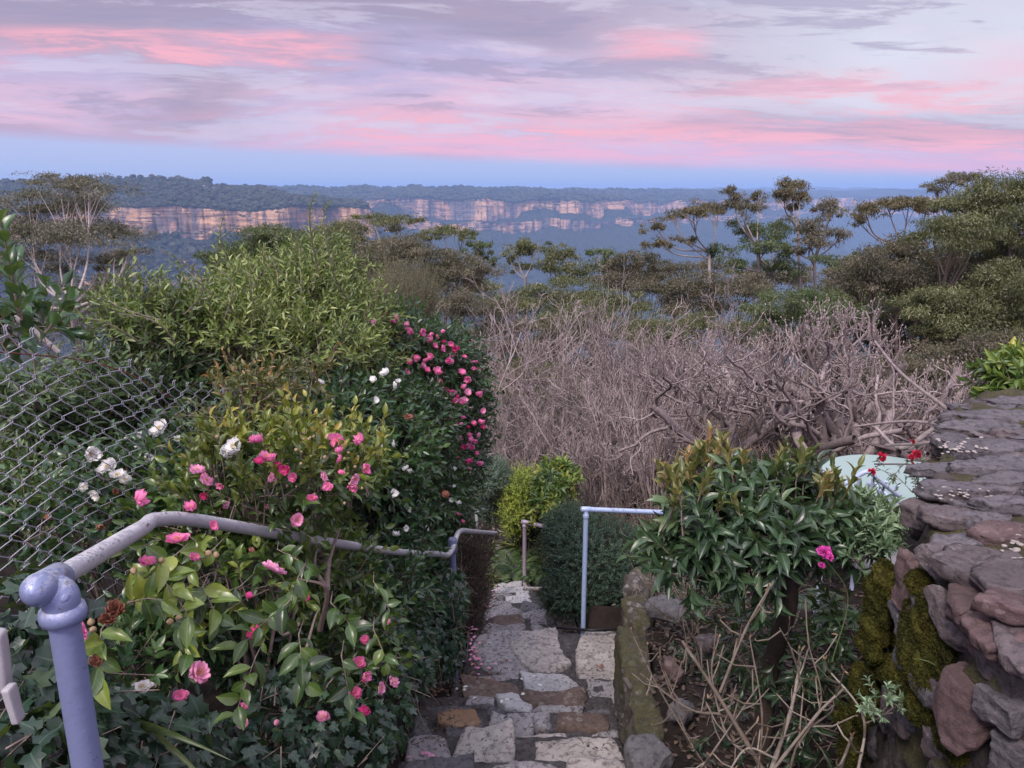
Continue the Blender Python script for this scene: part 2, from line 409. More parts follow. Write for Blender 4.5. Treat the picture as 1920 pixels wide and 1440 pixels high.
M = {}
M['camellia'] = leafmat('leaf_camellia', [(.022, .055, .020), (.045, .095, .022), (.10, .15, .025), (.20, .22, .03)], .34)
M['camellia_y'] = leafmat('leaf_camellia_young', [(.04, .08, .02), (.11, .15, .028), (.19, .21, .035), (.30, .21, .055)], .36)
M['dark'] = leafmat('leaf_dark_glossy', [(.012, .040, .020), (.022, .062, .028), (.035, .085, .032), (.07, .13, .04)], .34, spec=.5)
M['privet'] = leafmat('leaf_privet', [(.05, .095, .03), (.095, .15, .038), (.15, .20, .05), (.24, .28, .09)], .42)
M['privet_g'] = leafmat('leaf_fence_green', [(.03, .065, .03), (.05, .095, .04), (.07, .12, .045), (.11, .15, .06)], .45)
M['orange'] = leafmat('leaf_orange', [(.05, .09, .025), (.08, .11, .03), (.26, .12, .045), (.40, .16, .05)], .45)
M['ivy'] = leafmat('leaf_ivy', [(.012, .034, .022), (.020, .050, .030), (.034, .066, .040), (.075, .105, .055)], .38, rib=(.5, .25))
M['ivy_far'] = leafmat('leaf_ivy_wall', [(.016, .045, .028), (.024, .060, .036), (.04, .08, .045), (.06, .10, .05)], .42)
M['viburnum'] = leafmat('leaf_viburnum', [(.022, .050, .024), (.038, .080, .038), (.06, .105, .05), (.10, .145, .06)], .36, rib=(.6, .30))
M['viburnum_top'] = leafmat('leaf_viburnum_tip', [(.06, .10, .035), (.12, .15, .045), (.17, .14, .05), (.26, .12, .055)], .4, rib=(.5, .3))
M['pale_leaf'] = leafmat('leaf_grey_green', [(.07, .13, .07), (.11, .18, .10), (.16, .24, .14), (.24, .33, .20)], .45)
M['lime'] = leafmat('leaf_lime', [(.10, .17, .02), (.17, .25, .03), (.25, .33, .04), (.33, .38, .06)], .5)
M['fine_dark'] = leafmat('leaf_westringia', [(.010, .034, .026), (.018, .050, .038), (.030, .066, .045), (.06, .10, .06)], .55)
M['conifer'] = leafmat('leaf_conifer', [(.05, .09, .065), (.08, .13, .095), (.11, .165, .12), (.15, .20, .15)], .6)
M['feather'] = leafmat('leaf_feathery', [(.05, .09, .03), (.09, .13, .04), (.12, .16, .05), (.16, .19, .06)], .6)
M['rhodo'] = leafmat('leaf_rhododendron', [(.04, .085, .025), (.07, .13, .03), (.12, .18, .035), (.24, .24, .04)], .36)
M['strap'] = leafmat('leaf_strappy', [(.04, .07, .03), (.07, .11, .04), (.12, .15, .06), (.25, .24, .12)], .45)
M['euc_olive'] = leafmat('leaf_eucalypt_olive', [(.045, .055, .025), (.075, .085, .035), (.11, .12, .05), (.16, .16, .08)], .5, rib=None)
M['euc_brown'] = leafmat('leaf_eucalypt_brown', [(.050, .045, .032), (.078, .070, .048), (.11, .095, .065), (.15, .13, .09)], .55, rib=None)
M['euc_rust'] = leafmat('leaf_eucalypt_rust', [(.055, .048, .028), (.085, .070, .038), (.12, .095, .05), (.16, .135, .075)], .55, rib=None)
M['euc_green'] = leafmat('leaf_eucalypt_green', [(.035, .060, .025), (.055, .085, .030), (.08, .11, .04), (.12, .14, .07)], .5, rib=None)
M['euc_grey'] = leafmat('leaf_eucalypt_grey', [(.05, .052, .040), (.085, .080, .062), (.12, .112, .085), (.17, .16, .12)], .55, rib=None)
M['bark'] = flat_attr('bark_grey_brown', [(.16, .12, .10), (.24, .19, .16)], .85, 40, .5, .004)
M['bark_dark'] = flat_attr('bark_dark', [(.05, .038, .03), (.09, .07, .055)], .9, 40, .5, .006)
M['bark_white'] = flat_attr('bark_pale_gum', [(.26, .23, .215), (.36, .32, .30)], .7, 14, .4, .003)
M['twig_pink'] = flat_attr('twig_pinkish', [(.17, .135, .13), (.30, .245, .235), (.46, .39, .375)], .75, 30, .25)
M['twig_grey'] = flat_attr('twig_grey_lichened', [(.13, .105, .10), (.23, .19, .185), (.34, .29, .28)], .8, 30, .45, .003, 90)
M['twig_tan'] = flat_attr('cane_tan', [(.09, .072, .055), (.16, .13, .10), (.26, .23, .19)], .65, 26, .4, .002, 120)
M['twig_brown'] = flat_attr('twig_thicket', [(.05, .038, .036), (.09, .070, .067), (.15, .12, .115)], .85, 20, .2)
M['bud'] = flat_attr('bud_furry', [(.26, .21, .20), (.36, .30, .28)], .7, 60, .2)
M['bud_green'] = flat_attr('bud_scale', [(.22, .17, .08), (.34, .24, .15)], .5, 60, .3)
M['dead_leaf'] = leafmat('leaf_dead', [(.06, .035, .02), (.12, .07, .04), (.18, .11, .07), (.25, .17, .11)], .7)
M['leaf_litter'] = leafmat('leaf_litter', [(.014, .010, .008), (.028, .019, .014), (.05, .033, .025), (.11, .075, .055)], .75)
M['soil'] = stonemat('garden_soil', (.040, .030, .026), (.012, .009, .008), .10, (.10, .09, .08), moss=.35, stain=.7)
M['stone_grey'] = stonemat('stone_grey', (.275, .262, .265), (.030, .028, .030), .75, (.34, .34, .32), stain=.65)
M['stone_pale'] = stonemat('stone_pale', (.36, .335, .31), (.07, .06, .055), .65, (.44, .42, .38), stain=.65, vs=13)
M['stone_white'] = stonemat('stone_whitish', (.42, .42, .42), (.10, .10, .10), .5, (.52, .52, .50), stain=.45)
M['stone_ochre'] = stonemat('stone_ochre', (.27, .17, .10), (.09, .06, .04), .25, (.42, .38, .30), stain=.35)
M['stone_brown'] = stonemat('stone_brown', (.13, .095, .078), (.05, .035, .03), .45, (.30, .28, .24), stain=.5)
M['stone_dark'] = stonemat('stone_dark', (.11, .108, .115), (.02, .02, .023), .35, (.22, .22, .21), stain=.5)
M['mortar'] = stonemat('mortar', (.060, .056, .056), (.018, .016, .016), .25, (.19, .19, .18), stain=.7)
M['kerb'] = stonemat('stone_kerb_mossy', (.065, .058, .052), (.04, .036, .034), .5, (.30, .29, .26), moss=.75, stain=.5)
M['slate'] = stonemat('stone_wall_slate', (.118, .110, .118), (.022, .020, .023), .3, (.26, .24, .24), stain=.55, vs=20)
M['slate2'] = stonemat('stone_wall_mauve', (.125, .103, .103), (.028, .022, .024), .3, (.30, .27, .27), stain=.5, vs=20, strata=.4)
M['redstone'] = stonemat('stone_wall_reddish', (.12, .080, .078), (.040, .026, .025), .2, (.33, .27, .25), stain=.45, strata=.45)
M['wallmortar'] = stonemat('wall_mortar_mossy', (.075, .062, .058), (.018, .014, .013), .25, (.20, .18, .17), moss=.8, stain=.75)
M['pebble'] = stonemat('pebble_white', (.36, .33, .30), (.22, .18, .15), .1, (.5, .5, .45), stain=.3)
def mossmat():
    m, q = newmat('moss_cushion'); pos = q.n('ShaderNodeNewGeometry').outputs['Position']
    n = q.noise(pos, 9, 5); n2 = q.noise(pos, 120, 4, .7); v = q.voro(pos, 150).outputs[0]
    c = q.ramp(n, [(.3, (.012, .014, .005)), (.48, (.030, .034, .008)), (.62, (.068, .066, .013)), (.8, (.055, .042, .018))])
    c = q.mix(q.ss(n2, .4, .7, 0, .55), c, (.11, .105, .024))
    c = q.mix(q.ss(n2, .5, .3, 0, .7), c, (.012, .014, .006))
    b = q.n('ShaderNodeBsdfPrincipled', Base_Color=c, Roughness=.95); b.inputs['Specular IOR Level'].default_value = .1
    q.L.new(bump(q, q.m('ADD', n2, q.m('MULTIPLY', v, -.6)), 1.0, .006), b.inputs['Normal']); finish(q, b); return m
M['moss'] = mossmat()
def petalmat(name, a, b_, rough=.6):
    m, q = newmat(name); at = q.n('ShaderNodeAttribute', {'attribute_name': 'lf'}); s = q.n('ShaderNodeSeparateXYZ', i0=at.outputs['Vector'])
    c = q.mix(q.m('POWER', s.outputs[2], .6), b_, a); c = q.mix(q.m('MULTIPLY', s.outputs[0], .35), c, b_)
    v = q.ss(q.m('ABSOLUTE', q.m('SUBTRACT', q.m('FRACT', q.m('MULTIPLY', s.outputs[1], 5.0)), .5)), .2, .0, 0, .18); c = q.mix(v, c, b_)
    b = q.n('ShaderNodeBsdfPrincipled', Base_Color=c, Roughness=rough); b.inputs['Specular IOR Level'].default_value = .3
    t = q.n('ShaderNodeBsdfTranslucent', Color=c); mx = q.n('ShaderNodeMixShader', i0=.35)
    q.L.new(b.outputs[0], mx.inputs[1]); q.L.new(t.outputs[0], mx.inputs[2]); finish(q, mx); return m
M['pet_pink'] = petalmat('petal_pink', (.80, .27, .47), (.70, .12, .33))
M['pet_lpink'] = petalmat('petal_light_pink', (.82, .42, .58), (.72, .25, .45))
M['pet_hot'] = petalmat('petal_hot_pink', (.78, .10, .32), (.60, .05, .22))
M['pet_white'] = petalmat('petal_white', (.85, .85, .84), (.72, .74, .64))
M['pet_red'] = petalmat('petal_red', (.62, .03, .08), (.42, .01, .05))
M['pet_mag'] = petalmat('petal_magenta', (.78, .12, .50), (.66, .08, .42))
M['pet_dry'] = petalmat('petal_withered', (.42, .20, .13), (.20, .09, .06), .8)
M['stamen'] = flat_attr('stamen_yellow', [(.65, .38, .05), (.75, .50, .08)], .7, 50, .1)
def pipemat(name, col, wear=.5, wcol=(.40, .42, .46)):
    m, q = newmat(name); pos = q.n('ShaderNodeTexCoord').outputs['Object']; g_ = q.n('ShaderNodeNewGeometry'); nn = q.n('ShaderNodeSeparateXYZ', i0=g_.outputs['Normal'])
    n = q.noise(pos, 26, 6, .65); n2 = q.noise(q.vscale(pos, (60, 20, 60)), 1.0, 6, .7)
    c = q.mix(q.ss(n, .35, .7, 0, .35), col, tuple(x * .78 for x in col))
    up = q.ss(nn.outputs[2], .15, .8)
    nw = q.noise(q.vscale(pos, (1.0, .45, 1.0)), 55, 6, .75)
    c = q.mix(q.m('MULTIPLY', q.m('MULTIPLY', up, q.ss(nw, .44, .52)), wear), c, wcol)
    c = q.mix(q.m('MULTIPLY', q.m('MULTIPLY', q.ss(nn.outputs[2], -.2, .5), q.m('MULTIPLY', q.ss(q.noise(pos, 9, 3), .44, .56), q.ss(nw, .52, .60))), wear), c, (.075, .068, .065))
    c = q.mix(q.m('MULTIPLY', q.ss(q.noise(pos, 90, 5, .75), .60, .64, 0, .7), q.ss(q.noise(pos, 11, 3), .45, .6)), c, (.07, .05, .045))
    b = q.n('ShaderNodeBsdfPrincipled', Base_Color=c, Roughness=q.ss(n, .3, .7, .38, .6), Metallic=.25)
    q.L.new(bump(q, q.m('ADD', n2, q.noise(pos, 90, 4)), .5, .0012), b.inputs['Normal']); finish(q, b); return m
M['pipe'] = pipemat('painted_pipe_lilac', (.18, .215, .35), .6)
M['pipe_top'] = pipemat('weathered_rail', (.40, .41, .43), 1.0, (.60, .60, .60))
M['pipe2'] = pipemat('painted_pipe_blue', (.36, .48, .70), .5)
M['pipe3'] = pipemat('painted_pipe_mauve', (.40, .33, .40), .4)
M['pipe4'] = pipemat('painted_pipe_pale_green', (.40, .46, .46), .4)
M['wire'] = flat_attr('galvanised_wire', [(.20, .205, .24), (.34, .35, .40)], .45, 50, .3, 0, 60, .6)
M['wire_rust'] = flat_attr('rusty_wire', [(.16, .05, .04), (.22, .08, .05)], .8, 50, .4)
M['white_paint'] = flat_attr('weathered_white_paint', [(.30, .30, .31), (.38, .37, .38)], .6, 9, .3, .002, 50)
M['mint'] = flat_attr('mint_tabletop', [(.26, .35, .33), (.30, .39, .37)], .7, 3, .06)
M['bluewhite'] = flat_attr('white_blue_paint', [(.42, .50, .66), (.50, .58, .74)], .45, 12, .12)
M['hose'] = flat_attr('black_hose', [(.012, .012, .014), (.02, .02, .022)], .4, 30, .2)
M['timber'] = flat_attr('weathered_timber', [(.06, .045, .035), (.10, .075, .06)], .85, 18, .5, .004)

def landmat(name, forest, forest2, rocky=True, k=1.0):
    """cliff or slope: banded sandstone where the face is steep, dark forest elsewhere"""
    m, q = newmat(name); g_ = q.n('ShaderNodeNewGeometry'); pos = g_.outputs['Position']
    nz = q.noise(pos, .05 / k, 5, .6); nf = q.noise(pos, .16 / k, 5, .75)
    f = q.mix(q.ss(nf, .35, .68), forest, forest2)
    f = q.mix(q.ss(q.voro(pos, .11 / k).outputs[0], .25, .7, 0, .6), f, tuple(x * .45 for x in forest))
    col = f
    if rocky:
        at = q.n('ShaderNodeAttribute', {'attribute_name': 'lf'}); s = q.n('ShaderNodeSeparateXYZ', i0=at.outputs['Vector'])
        vert = q.noise(q.vscale(pos, (.028 / k, .028 / k, .010 / k)), 1.0, 5, .6)
        stra = q.noise(q.vscale(pos, (.004 / k, .004 / k, .16 / k)), 1.0, 6, .7, .3)
        r = q.mix(q.ss(vert, .40, .56), (.62, .33, .18), (.24, .18, .17))
        blk = q.noise(q.vscale(pos, (.016 / k, .016 / k, .006 / k)), 1.0, 2, .4)
        r = q.mix(q.ss(blk, .50, .56, 0, .9), r, (.78, .47, .26))
        r = q.mix(q.ss(blk, .44, .38, 0, .85), r, (.15, .125, .135))
        r = q.mix(q.ss(stra, .50, .62, 0, .75), r, (.13, .10, .09))
        r = q.mix(q.ss(stra, .48, .36, 0, .4), r, (.62, .46, .32))
        r = q.mix(q.ss(q.noise(q.vscale(pos, (.07 / k, .07 / k, .02 / k)), 1.0, 5, .65), .54, .66, 0, .7), r, (.10, .09, .10))
        veg = q.m('ADD', q.noise(q.vscale(pos, (.03 / k, .03 / k, .09 / k)), 1.0, 6, .7), q.m('MULTIPLY', s.outputs[1], -.22))
        nrm = q.n('ShaderNodeSeparateXYZ', i0=g_.outputs['Normal'])
        mask = q.m('MULTIPLY', s.outputs[0], q.ss(q.m('ADD', veg, q.m('MULTIPLY', nrm.outputs[2], .35)), .56, .46))
        col = q.mix(mask, f, r)
        bb = q.m('ADD', q.m('MULTIPLY', stra, .6), q.m('ADD', q.m('MULTIPLY', vert, .5), q.m('MULTIPLY', nf, .8)))
    else: bb = nf
    b = q.n('ShaderNodeBsdfPrincipled', Base_Color=col, Roughness=.95); b.inputs['Specular IOR Level'].default_value = .1
    q.L.new(bump(q, bb, .9, 9.0 * k), b.inputs['Normal']); finish(q, b); return m
M['cliff'] = landmat('escarpment', (.035, .045, .030), (.065, .07, .05))
M['cliff2'] = landmat('escarpment_far', (.035, .045, .03), (.06, .068, .045), True, 1.6)
def groundmat():
    m, q = newmat('hillside'); pos = q.n('ShaderNodeNewGeometry').outputs['Position']; s = q.n('ShaderNodeSeparateXYZ', i0=pos)
    near = q.mix(q.ss(q.noise(pos, 3, 6, .65), .35, .7), (.010, .008, .007), (.030, .023, .019))
    near = q.mix(q.ss(q.noise(pos, 22, 6, .7), .55, .70, 0, .4), near, (.06, .050, .042))
    mid = q.mix(q.ss(q.noise(pos, .9, 6, .7), .35, .7), (.035, .032, .02), (.075, .062, .045))
    far = q.mix(q.ss(q.noise(pos, .03, 6, .7), .35, .7), (.022, .032, .020), (.045, .055, .032))
    c = q.mix(q.ss(s.outputs[1], 8, 14), near, mid); c = q.mix(q.ss(s.outputs[1], 60, 160), c, far)
    b = q.n('ShaderNodeBsdfPrincipled', Base_Color=c, Roughness=.95); b.inputs['Specular IOR Level'].default_value = .15
    q.L.new(bump(q, q.noise(pos, 25, 6, .7), .9, .02), b.inputs['Normal']); finish(q, b); return m
M['ground'] = groundmat()

# ------------------------------------------------------------------ terrain
S_pts = [(-3, -1.6), (1.0, -1.6), (1.3, -1.72), (3.2, -2.69), (3.55, -2.83), (3.9, -2.97), (4.23, -3.10), (4.61, -3.24), (5.0, -3.40), (5.42, -3.41), (9.5, -5.2), (12, -5.95), (20, -9.6), (40, -19), (60, -30),
         (120, -80), (700, -450), (1200, -540), (40000, -640)]
R1 = [(-3, -2.25), (2, -2.3), (3.6, -2.58), (4.5, -2.80), (5.45, -3.05), (5.8, -4.0), (7, -4.4), (9.5, -5.2)] + S_pts[11:]
R2 = [(-3, -2.2), (2, -2.3), (4.5, -2.6), (7, -2.78), (9.5, -3.05), (12, -4.6), (20, -8.6)] + S_pts[13:]
def ip(tab, y): t = np.array(tab); return np.interp(y, t[:, 0], t[:, 1])
def sm(x, a, b): t = np.clip((x - a) / (b - a), 0, 1); return t * t * (3 - 2 * t)
XR = [(-3, .60), (3.6, .60), (4.6, .76), (5.3, .98), (5.45, .42), (9.5, .22), (14, .3)]
XL = [(-3, -.56), (4.25, -.55), (4.7, -.31), (5.4, -.30), (9.5, -.26), (14, -.5)]
def ground_z(x, y):
    x = np.asarray(x, float); y = np.asarray(y, float)
    s = ip(S_pts, y); xr = ip(XR, y); xl = ip(XL, y)
    r = ip(R1, y) + (ip(R2, y) - ip(R1, y)) * sm(x, 1.2, 2.4)
    l = s + .22 + np.clip((-.7 - x) * .28, 0, 1.0) * np.clip(1 - (y - 12) / 20, 0, 1)
    z = s - .13
    wr = sm(x, xr + .06, xr + .20); wl = sm(-x, -xl + .04, -xl + .22)
    br = sm(y, 4.80, 4.90) * (1 - sm(y, 5.40, 5.50)) * (1 - sm(x, 1.5, 1.7))
    wr = wr * (1 - br)
    far = sm(y, 9, 16)
    z = z + wr * (r - z) * 1.0
    z = z + wl * (l - z) * (1 - far)
    near = 1 - sm(y, 14, 30)
    z = z + (wr + wl) * (fbm(np.stack([x * 1.7, y * 1.7, 0 * x], -1), 4, 3) * .05) * near
    z = z + fbm(np.stack([x * .12, y * .12, 0 * x], -1), 3, 8) * 1.2 * sm(y, 14, 40) + fbm(np.stack([x * .004, y * .004, 0 * x], -1), 5, 11) * 35 * sm(y, 200, 900)
    return z
def geospace(lo, hi, step, far, ratio):
    a = list(np.arange(lo, hi + 1e-6, step)); d = step
    while a[-1] < far: d *= ratio; a.append(a[-1] + d)
    return a
ys = np.array(geospace(-3, 10, .07, 30000, 1.055))
xp = geospace(0, 3.2, .07, 30000, 1.075); xs = np.array([-a for a in xp[:0:-1]] + xp)
gx, gy = np.meshgrid(xs, ys); gz = ground_z(gx, gy)
g = Geo(); nx_, ny_ = len(xs), len(ys); i = np.arange(ny_ - 1)[:, None] * nx_ + np.arange(nx_ - 1)[None]
g.add(np.stack([gx, gy, gz], -1).reshape(-1, 3), np.stack([i, i + 1, i + nx_ + 1, i + nx_], -1).reshape(-1, 4))
tag(put('ground', g, M['ground']), 'dark hillside soil falling away into the forested valley', 'ground', kind='structure')

# ------------------------------------------------------------------ escarpments
def escarp(name, label, path, ztop, zc, z1, z2, z3, zfloor, step, mat, seed, back=900, talus=700, hill=60, amp=1.0, rimrise=35):
    pts = np.array(path, float); seg = np.linalg.norm(np.diff(pts, axis=0), axis=1); cum = np.concatenate([[0], np.cumsum(seg)])
    s = np.arange(0, cum[-1], step); x = np.interp(s, cum, pts[:, 0]); y = np.interp(s, cum, pts[:, 1])
    k = max(3, int(120 / step)); ker = np.hanning(2 * k + 1); ker /= ker.sum()
    x = np.convolve(np.pad(x, k, 'edge'), ker, 'valid'); y = np.convolve(np.pad(y, k, 'edge'), ker, 'valid')
    tx, ty = np.gradient(x), np.gradient(y); ln = np.hypot(tx, ty); nx, ny = ty / ln, -tx / ln      # outward: towards the viewer
    # rows: (offset outwards, z, rock mask)
    n = len(s); o = np.zeros_like(s)
    sv = lambda f, sd, oc=4: fbm(np.stack([s * f, o, o + sd], -1), oc, seed)
    zt = np.interp(s, np.linspace(0, cum[-1], len(ztop)), ztop) + sv(.006, 1, 5) * 9 * amp
    zcc = np.interp(s, np.linspace(0, cum[-1], len(zc)), zc) + sv(.010, 2) * 7 * amp + np.abs(sv(.0045, 31, 3)) * -14 * amp
    zb = np.interp(s, np.linspace(0, cum[-1], len(z1)), z1) + sv(.006, 3) * 16 * amp + np.clip(sv(.0032, 32, 3), -.1, 1) * 75 * amp
    zb = np.minimum(zb, zcc - 18)
    zl = np.interp(s, np.linspace(0, cum[-1], len(z2)), z2) + sv(.008, 4) * 12 * amp
    zz = np.interp(s, np.linspace(0, cum[-1], len(z3)), z3) + sv(.007, 5) * 14 * amp
    butt = sv(.009, 6, 5) * 48 * amp; clef = np.abs(sv(.035, 7, 3)) ; clef = -np.clip(.22 - clef, 0, 1) * 90 * amp
    rows = []
    H = lambda t, sd, a: fbm(np.stack([s * .02, o + t * 3.1, o + sd], -1), 5, seed) * a * amp
    for t in np.linspace(0, 1, 16): rows.append((-back * (1 - t) ** 1.4 + butt * t * .6, zt * (1 - t) ** 1.1 + (zcc) * (1 - (1 - t) ** 1.1) + H(t * 20, 9, 7) * (1 - t * .3) - 60 * max(0, (.15 - t) / .15), 0, 0))
    for t in np.linspace(0.02, 1, 22): rows.append((butt + clef * (.4 + .6 * t) + t * 10 * amp + H(t * 4, 10, 4), zcc + (zb - zcc) * t, 1, 1 - abs(t - .5)))
    for t in np.linspace(.15, 1, 5): rows.append((butt + 10 * amp + t * 55 * amp + H(t * 3, 11, 8), zb + (zl - zb) * t, .25, 0))
    for t in np.linspace(.05, 1, 10): rows.append((butt * .8 + 68 * amp + clef + H(t * 4 + 9, 12, 6), zl + (zz - zl) * t, 1, .55))
    for t in np.linspace(.03, 1, 26): rows.append((butt * .8 + 70 * amp + talus * t ** .9 + H(t * 30, 13, 30) * t + sv(.0035, 20) * 120 * t * amp, zz + (zfloor - zz) * t ** .9 + H(t * 40, 14, 9), 0, 0))
    R = len(rows); V = np.zeros((R, n, 3)); A = np.zeros((R, n, 3))
    for r_, (of, z, rk, av) in enumerate(rows):
        V[r_, :, 0] = x + nx * of; V[r_, :, 1] = y + ny * of; V[r_, :, 2] = z; A[r_, :, 0] = rk; A[r_, :, 1] = av
    i = np.arange(R - 1)[:, None] * n + np.arange(n - 1)[None]
    g = Geo().add(V.reshape(-1, 3), np.stack([i, i + n, i + n + 1, i + 1], -1).reshape(-1, 4), A.reshape(-1, 3))
    o_ = put(name, g, mat); tag(o_, label, 'cliff', kind='structure'); return V
VL = escarp('sandstone_escarpment', 'near sandstone escarpment with bush on top and two bands of orange cliff', [(-2600, 1500), (-1750, 2000), (-1250, 2250), (-900, 2330), (-600, 2480), (-520, 2650), (-620, 3100), (-900, 3800)],
       [24, 32, 48, 52, 26, 8, 0, -6], [-44, -46, -50, -56, -54, -55, -60, -60], [-155, -165, -178, -195, -182, -150, -130, -130], [-178, -188, -202, -216, -200, -160, -150, -150], [-250, -268, -290, -298, -270, -210, -200, -200], -600, 4.0, M['cliff'], 5, back=700, talus=620)
VM = escarp('distant_escarpment', 'long distant sandstone escarpment crossing the middle of the view', [(-2600, 4500), (-1300, 4550), (-500, 4600), (100, 4750), (500, 4850), (900, 5500), (1500, 6100), (2300, 6500)],
       [22, 12, 16, 22, -2, 6, 0, -12], [-50, -48, -50, -60, -62, -78, -85, -90], [-160, -165, -172, -176, -176, -190, -190, -190], [-182, -190, -188, -190, -184, -215, -215, -210], [-215, -225, -225, -248, -240, -240, -235, -230], -640, 6.0, M['cliff2'], 12, back=1100, talus=900, amp=1.35)
VF = escarp('far_escarpment', 'faint far plateau edge fading into blue haze', [(1200, 8200), (2300, 7900), (3500, 8400), (4800, 8200), (6500, 8800), (9500, 9500)],
       [-2, -8, 2, -12, -4, -10], [-75, -85, -80, -85, -90, -90], [-190, -190, -190, -190, -190, -190], [-215] * 6, [-260] * 6, -660, 12.0, M['cliff2'], 21, back=1800, talus=1300, amp=1.8)
VH = escarp('horizon_ridge', 'low blue ridge along the horizon', [(-14000, 11000), (-6000, 12500), (0, 13500), (6000, 13500), (15000, 12500)],
       [30, 40, 10, 8, 12], [-60] * 5, [-120] * 5, [-160] * 5, [-200] * 5, -680, 60.0, M['cliff2'], 31, back=3000, talus=2000, amp=3.0)

# trees standing along the rim of the near escarpment: a far-off wood, one mass
def far_canopy(V, n, r0, r1, seed, rows=(0, 16)):
    rs = np.random.default_rng(seed); g = Geo(); R, N, _ = V.shape
    cv, cf = cube_sphere(3, 3, 2); cv = unit(cv); nv = len(cv)
    a = rs.integers(rows[0], rows[1] - 1, n); b = rs.integers(0, N - 1, n); fa, fb = rs.random(n)[:, None], rs.random(n)[:, None]
    p = V[a, b] * (1 - fa) * (1 - fb) + V[a + 1, b] * fa * (1 - fb) + V[a, b + 1] * (1 - fa) * fb + V[a + 1, b + 1] * fa * fb
    r = rs.uniform(r0, r1, n) * rs.uniform(.6, 1.2, n)
    pts = p[:, None] + cv[None] * (r[:, None, None] * np.array([1.2, 1.2, .8])) * rs.uniform(.6, 1.3, (n, nv, 1)) + np.array([0, 0, .5]) * r[:, None, None]
    F4 = (cf[None] + (np.arange(n) * nv)[:, None, None]).reshape(-1, 4)
    at = np.zeros((n, nv, 3)); at[..., 0] = rs.random(n)[:, None]
    return g.add(pts.reshape(-1, 3), F4, at.reshape(-1, 3))
M['farwood'] = flat_attr('far_forest', [(.022, .030, .018), (.045, .052, .032), (.07, .072, .05)], .95, .2, .3)
tag(put('forest', far_canopy(VL, 9000, 4, 9, 4, (0, 17)), M['farwood'], smooth=False), 'distant eucalypt forest covering the near escarpment top', 'forest', kind='stuff')
tag(put('forest', far_canopy(VL, 6000, 5, 11, 6, (36, 64)), M['farwood'], smooth=False), 'distant eucalypt forest on the slope below the near cliffs', 'forest', kind='stuff')
tag(put('forest', far_canopy(VM, 8000, 7, 14, 5, (0, 17)), M['farwood'], smooth=False), 'distant eucalypt forest along the top of the long escarpment', 'forest', kind='stuff')

# houses on the plateau
def house(u, v, d, w, hgt, label, roofcol, rz=.2):
    p = P(u, v, d); t = thing('house', label, 'house', p - [0, 0, hgt * .5], 'white houses on the far plateau')
    wl, dp = w / 2, w * .35; g = Geo(); Mx = np.array(Euler((0, 0, rz)).to_matrix()); b0 = world_loc(t)
    def box(c_, h_): 
        cv, cf = cube_sphere(1, 1, 1); return (cv * h_ + c_) @ Mx.T + b0, cf
    V_, F_ = box(np.array([0, 0, hgt / 2 - 3]), np.array([wl, dp, hgt / 2 + 3])); g.add(V_, F_); put('wall', g, M['white_paint'], t, smooth=False)
    rf = np.array([(-wl - .6, -dp - .6, hgt), (wl + .6, -dp - .6, hgt), (wl + .6, dp + .6, hgt), (-wl - .6, dp + .6, hgt), (-wl * .7, 0, hgt * 1.45), (wl * .7, 0, hgt * 1.45)]) @ Mx.T + b0
    g = Geo().add(rf, [(0, 1, 5, 4), (2, 3, 4, 5), (3, 2, 1, 0)]); g.add(rf, [(1, 2, 5), (3, 0, 4)]); put('roof', g, roofcol, t, smooth=False)
    for kx in (-.6, -.1, .45):
        V_, F_ = box(np.array([kx * wl, -dp - .05, hgt * .55]), np.array([wl * .16, .12, hgt * .22])); put('window', Geo().add(V_, F_), M['hose'], t, smooth=False)
M['roof_grey'] = flat_attr('roof_grey', [(.22, .22, .24), (.25, .25, .27)], .6, .5, .1)
M['roof_dark'] = flat_attr('roof_dark', [(.10, .09, .09), (.12, .11, .11)], .7, .5, .1)
house(313, 349, 2560, 14, 6, 'largest white house on the plateau, leftmost of the close pair', M['roof_grey'])
house(327, 351, 2540, 11, 5, 'small white house beside the largest house on the plateau', M['roof_dark'], .5)
house(380, 350, 2560, 16, 5, 'long white house at the middle of the plateau skyline', M['roof_grey'], -.1)
house(400, 352, 2550, 10, 4, 'low white house at the right end of the plateau group', M['roof_dark'], .3)
house(366, 346, 2650, 9, 4, 'tiny grey-roofed house highest among the plateau trees', M['roof_grey'], .1)
house(218, 347, 2500, 13, 4, 'low pale house alone at the left end of the plateau', M['roof_dark'], .2)
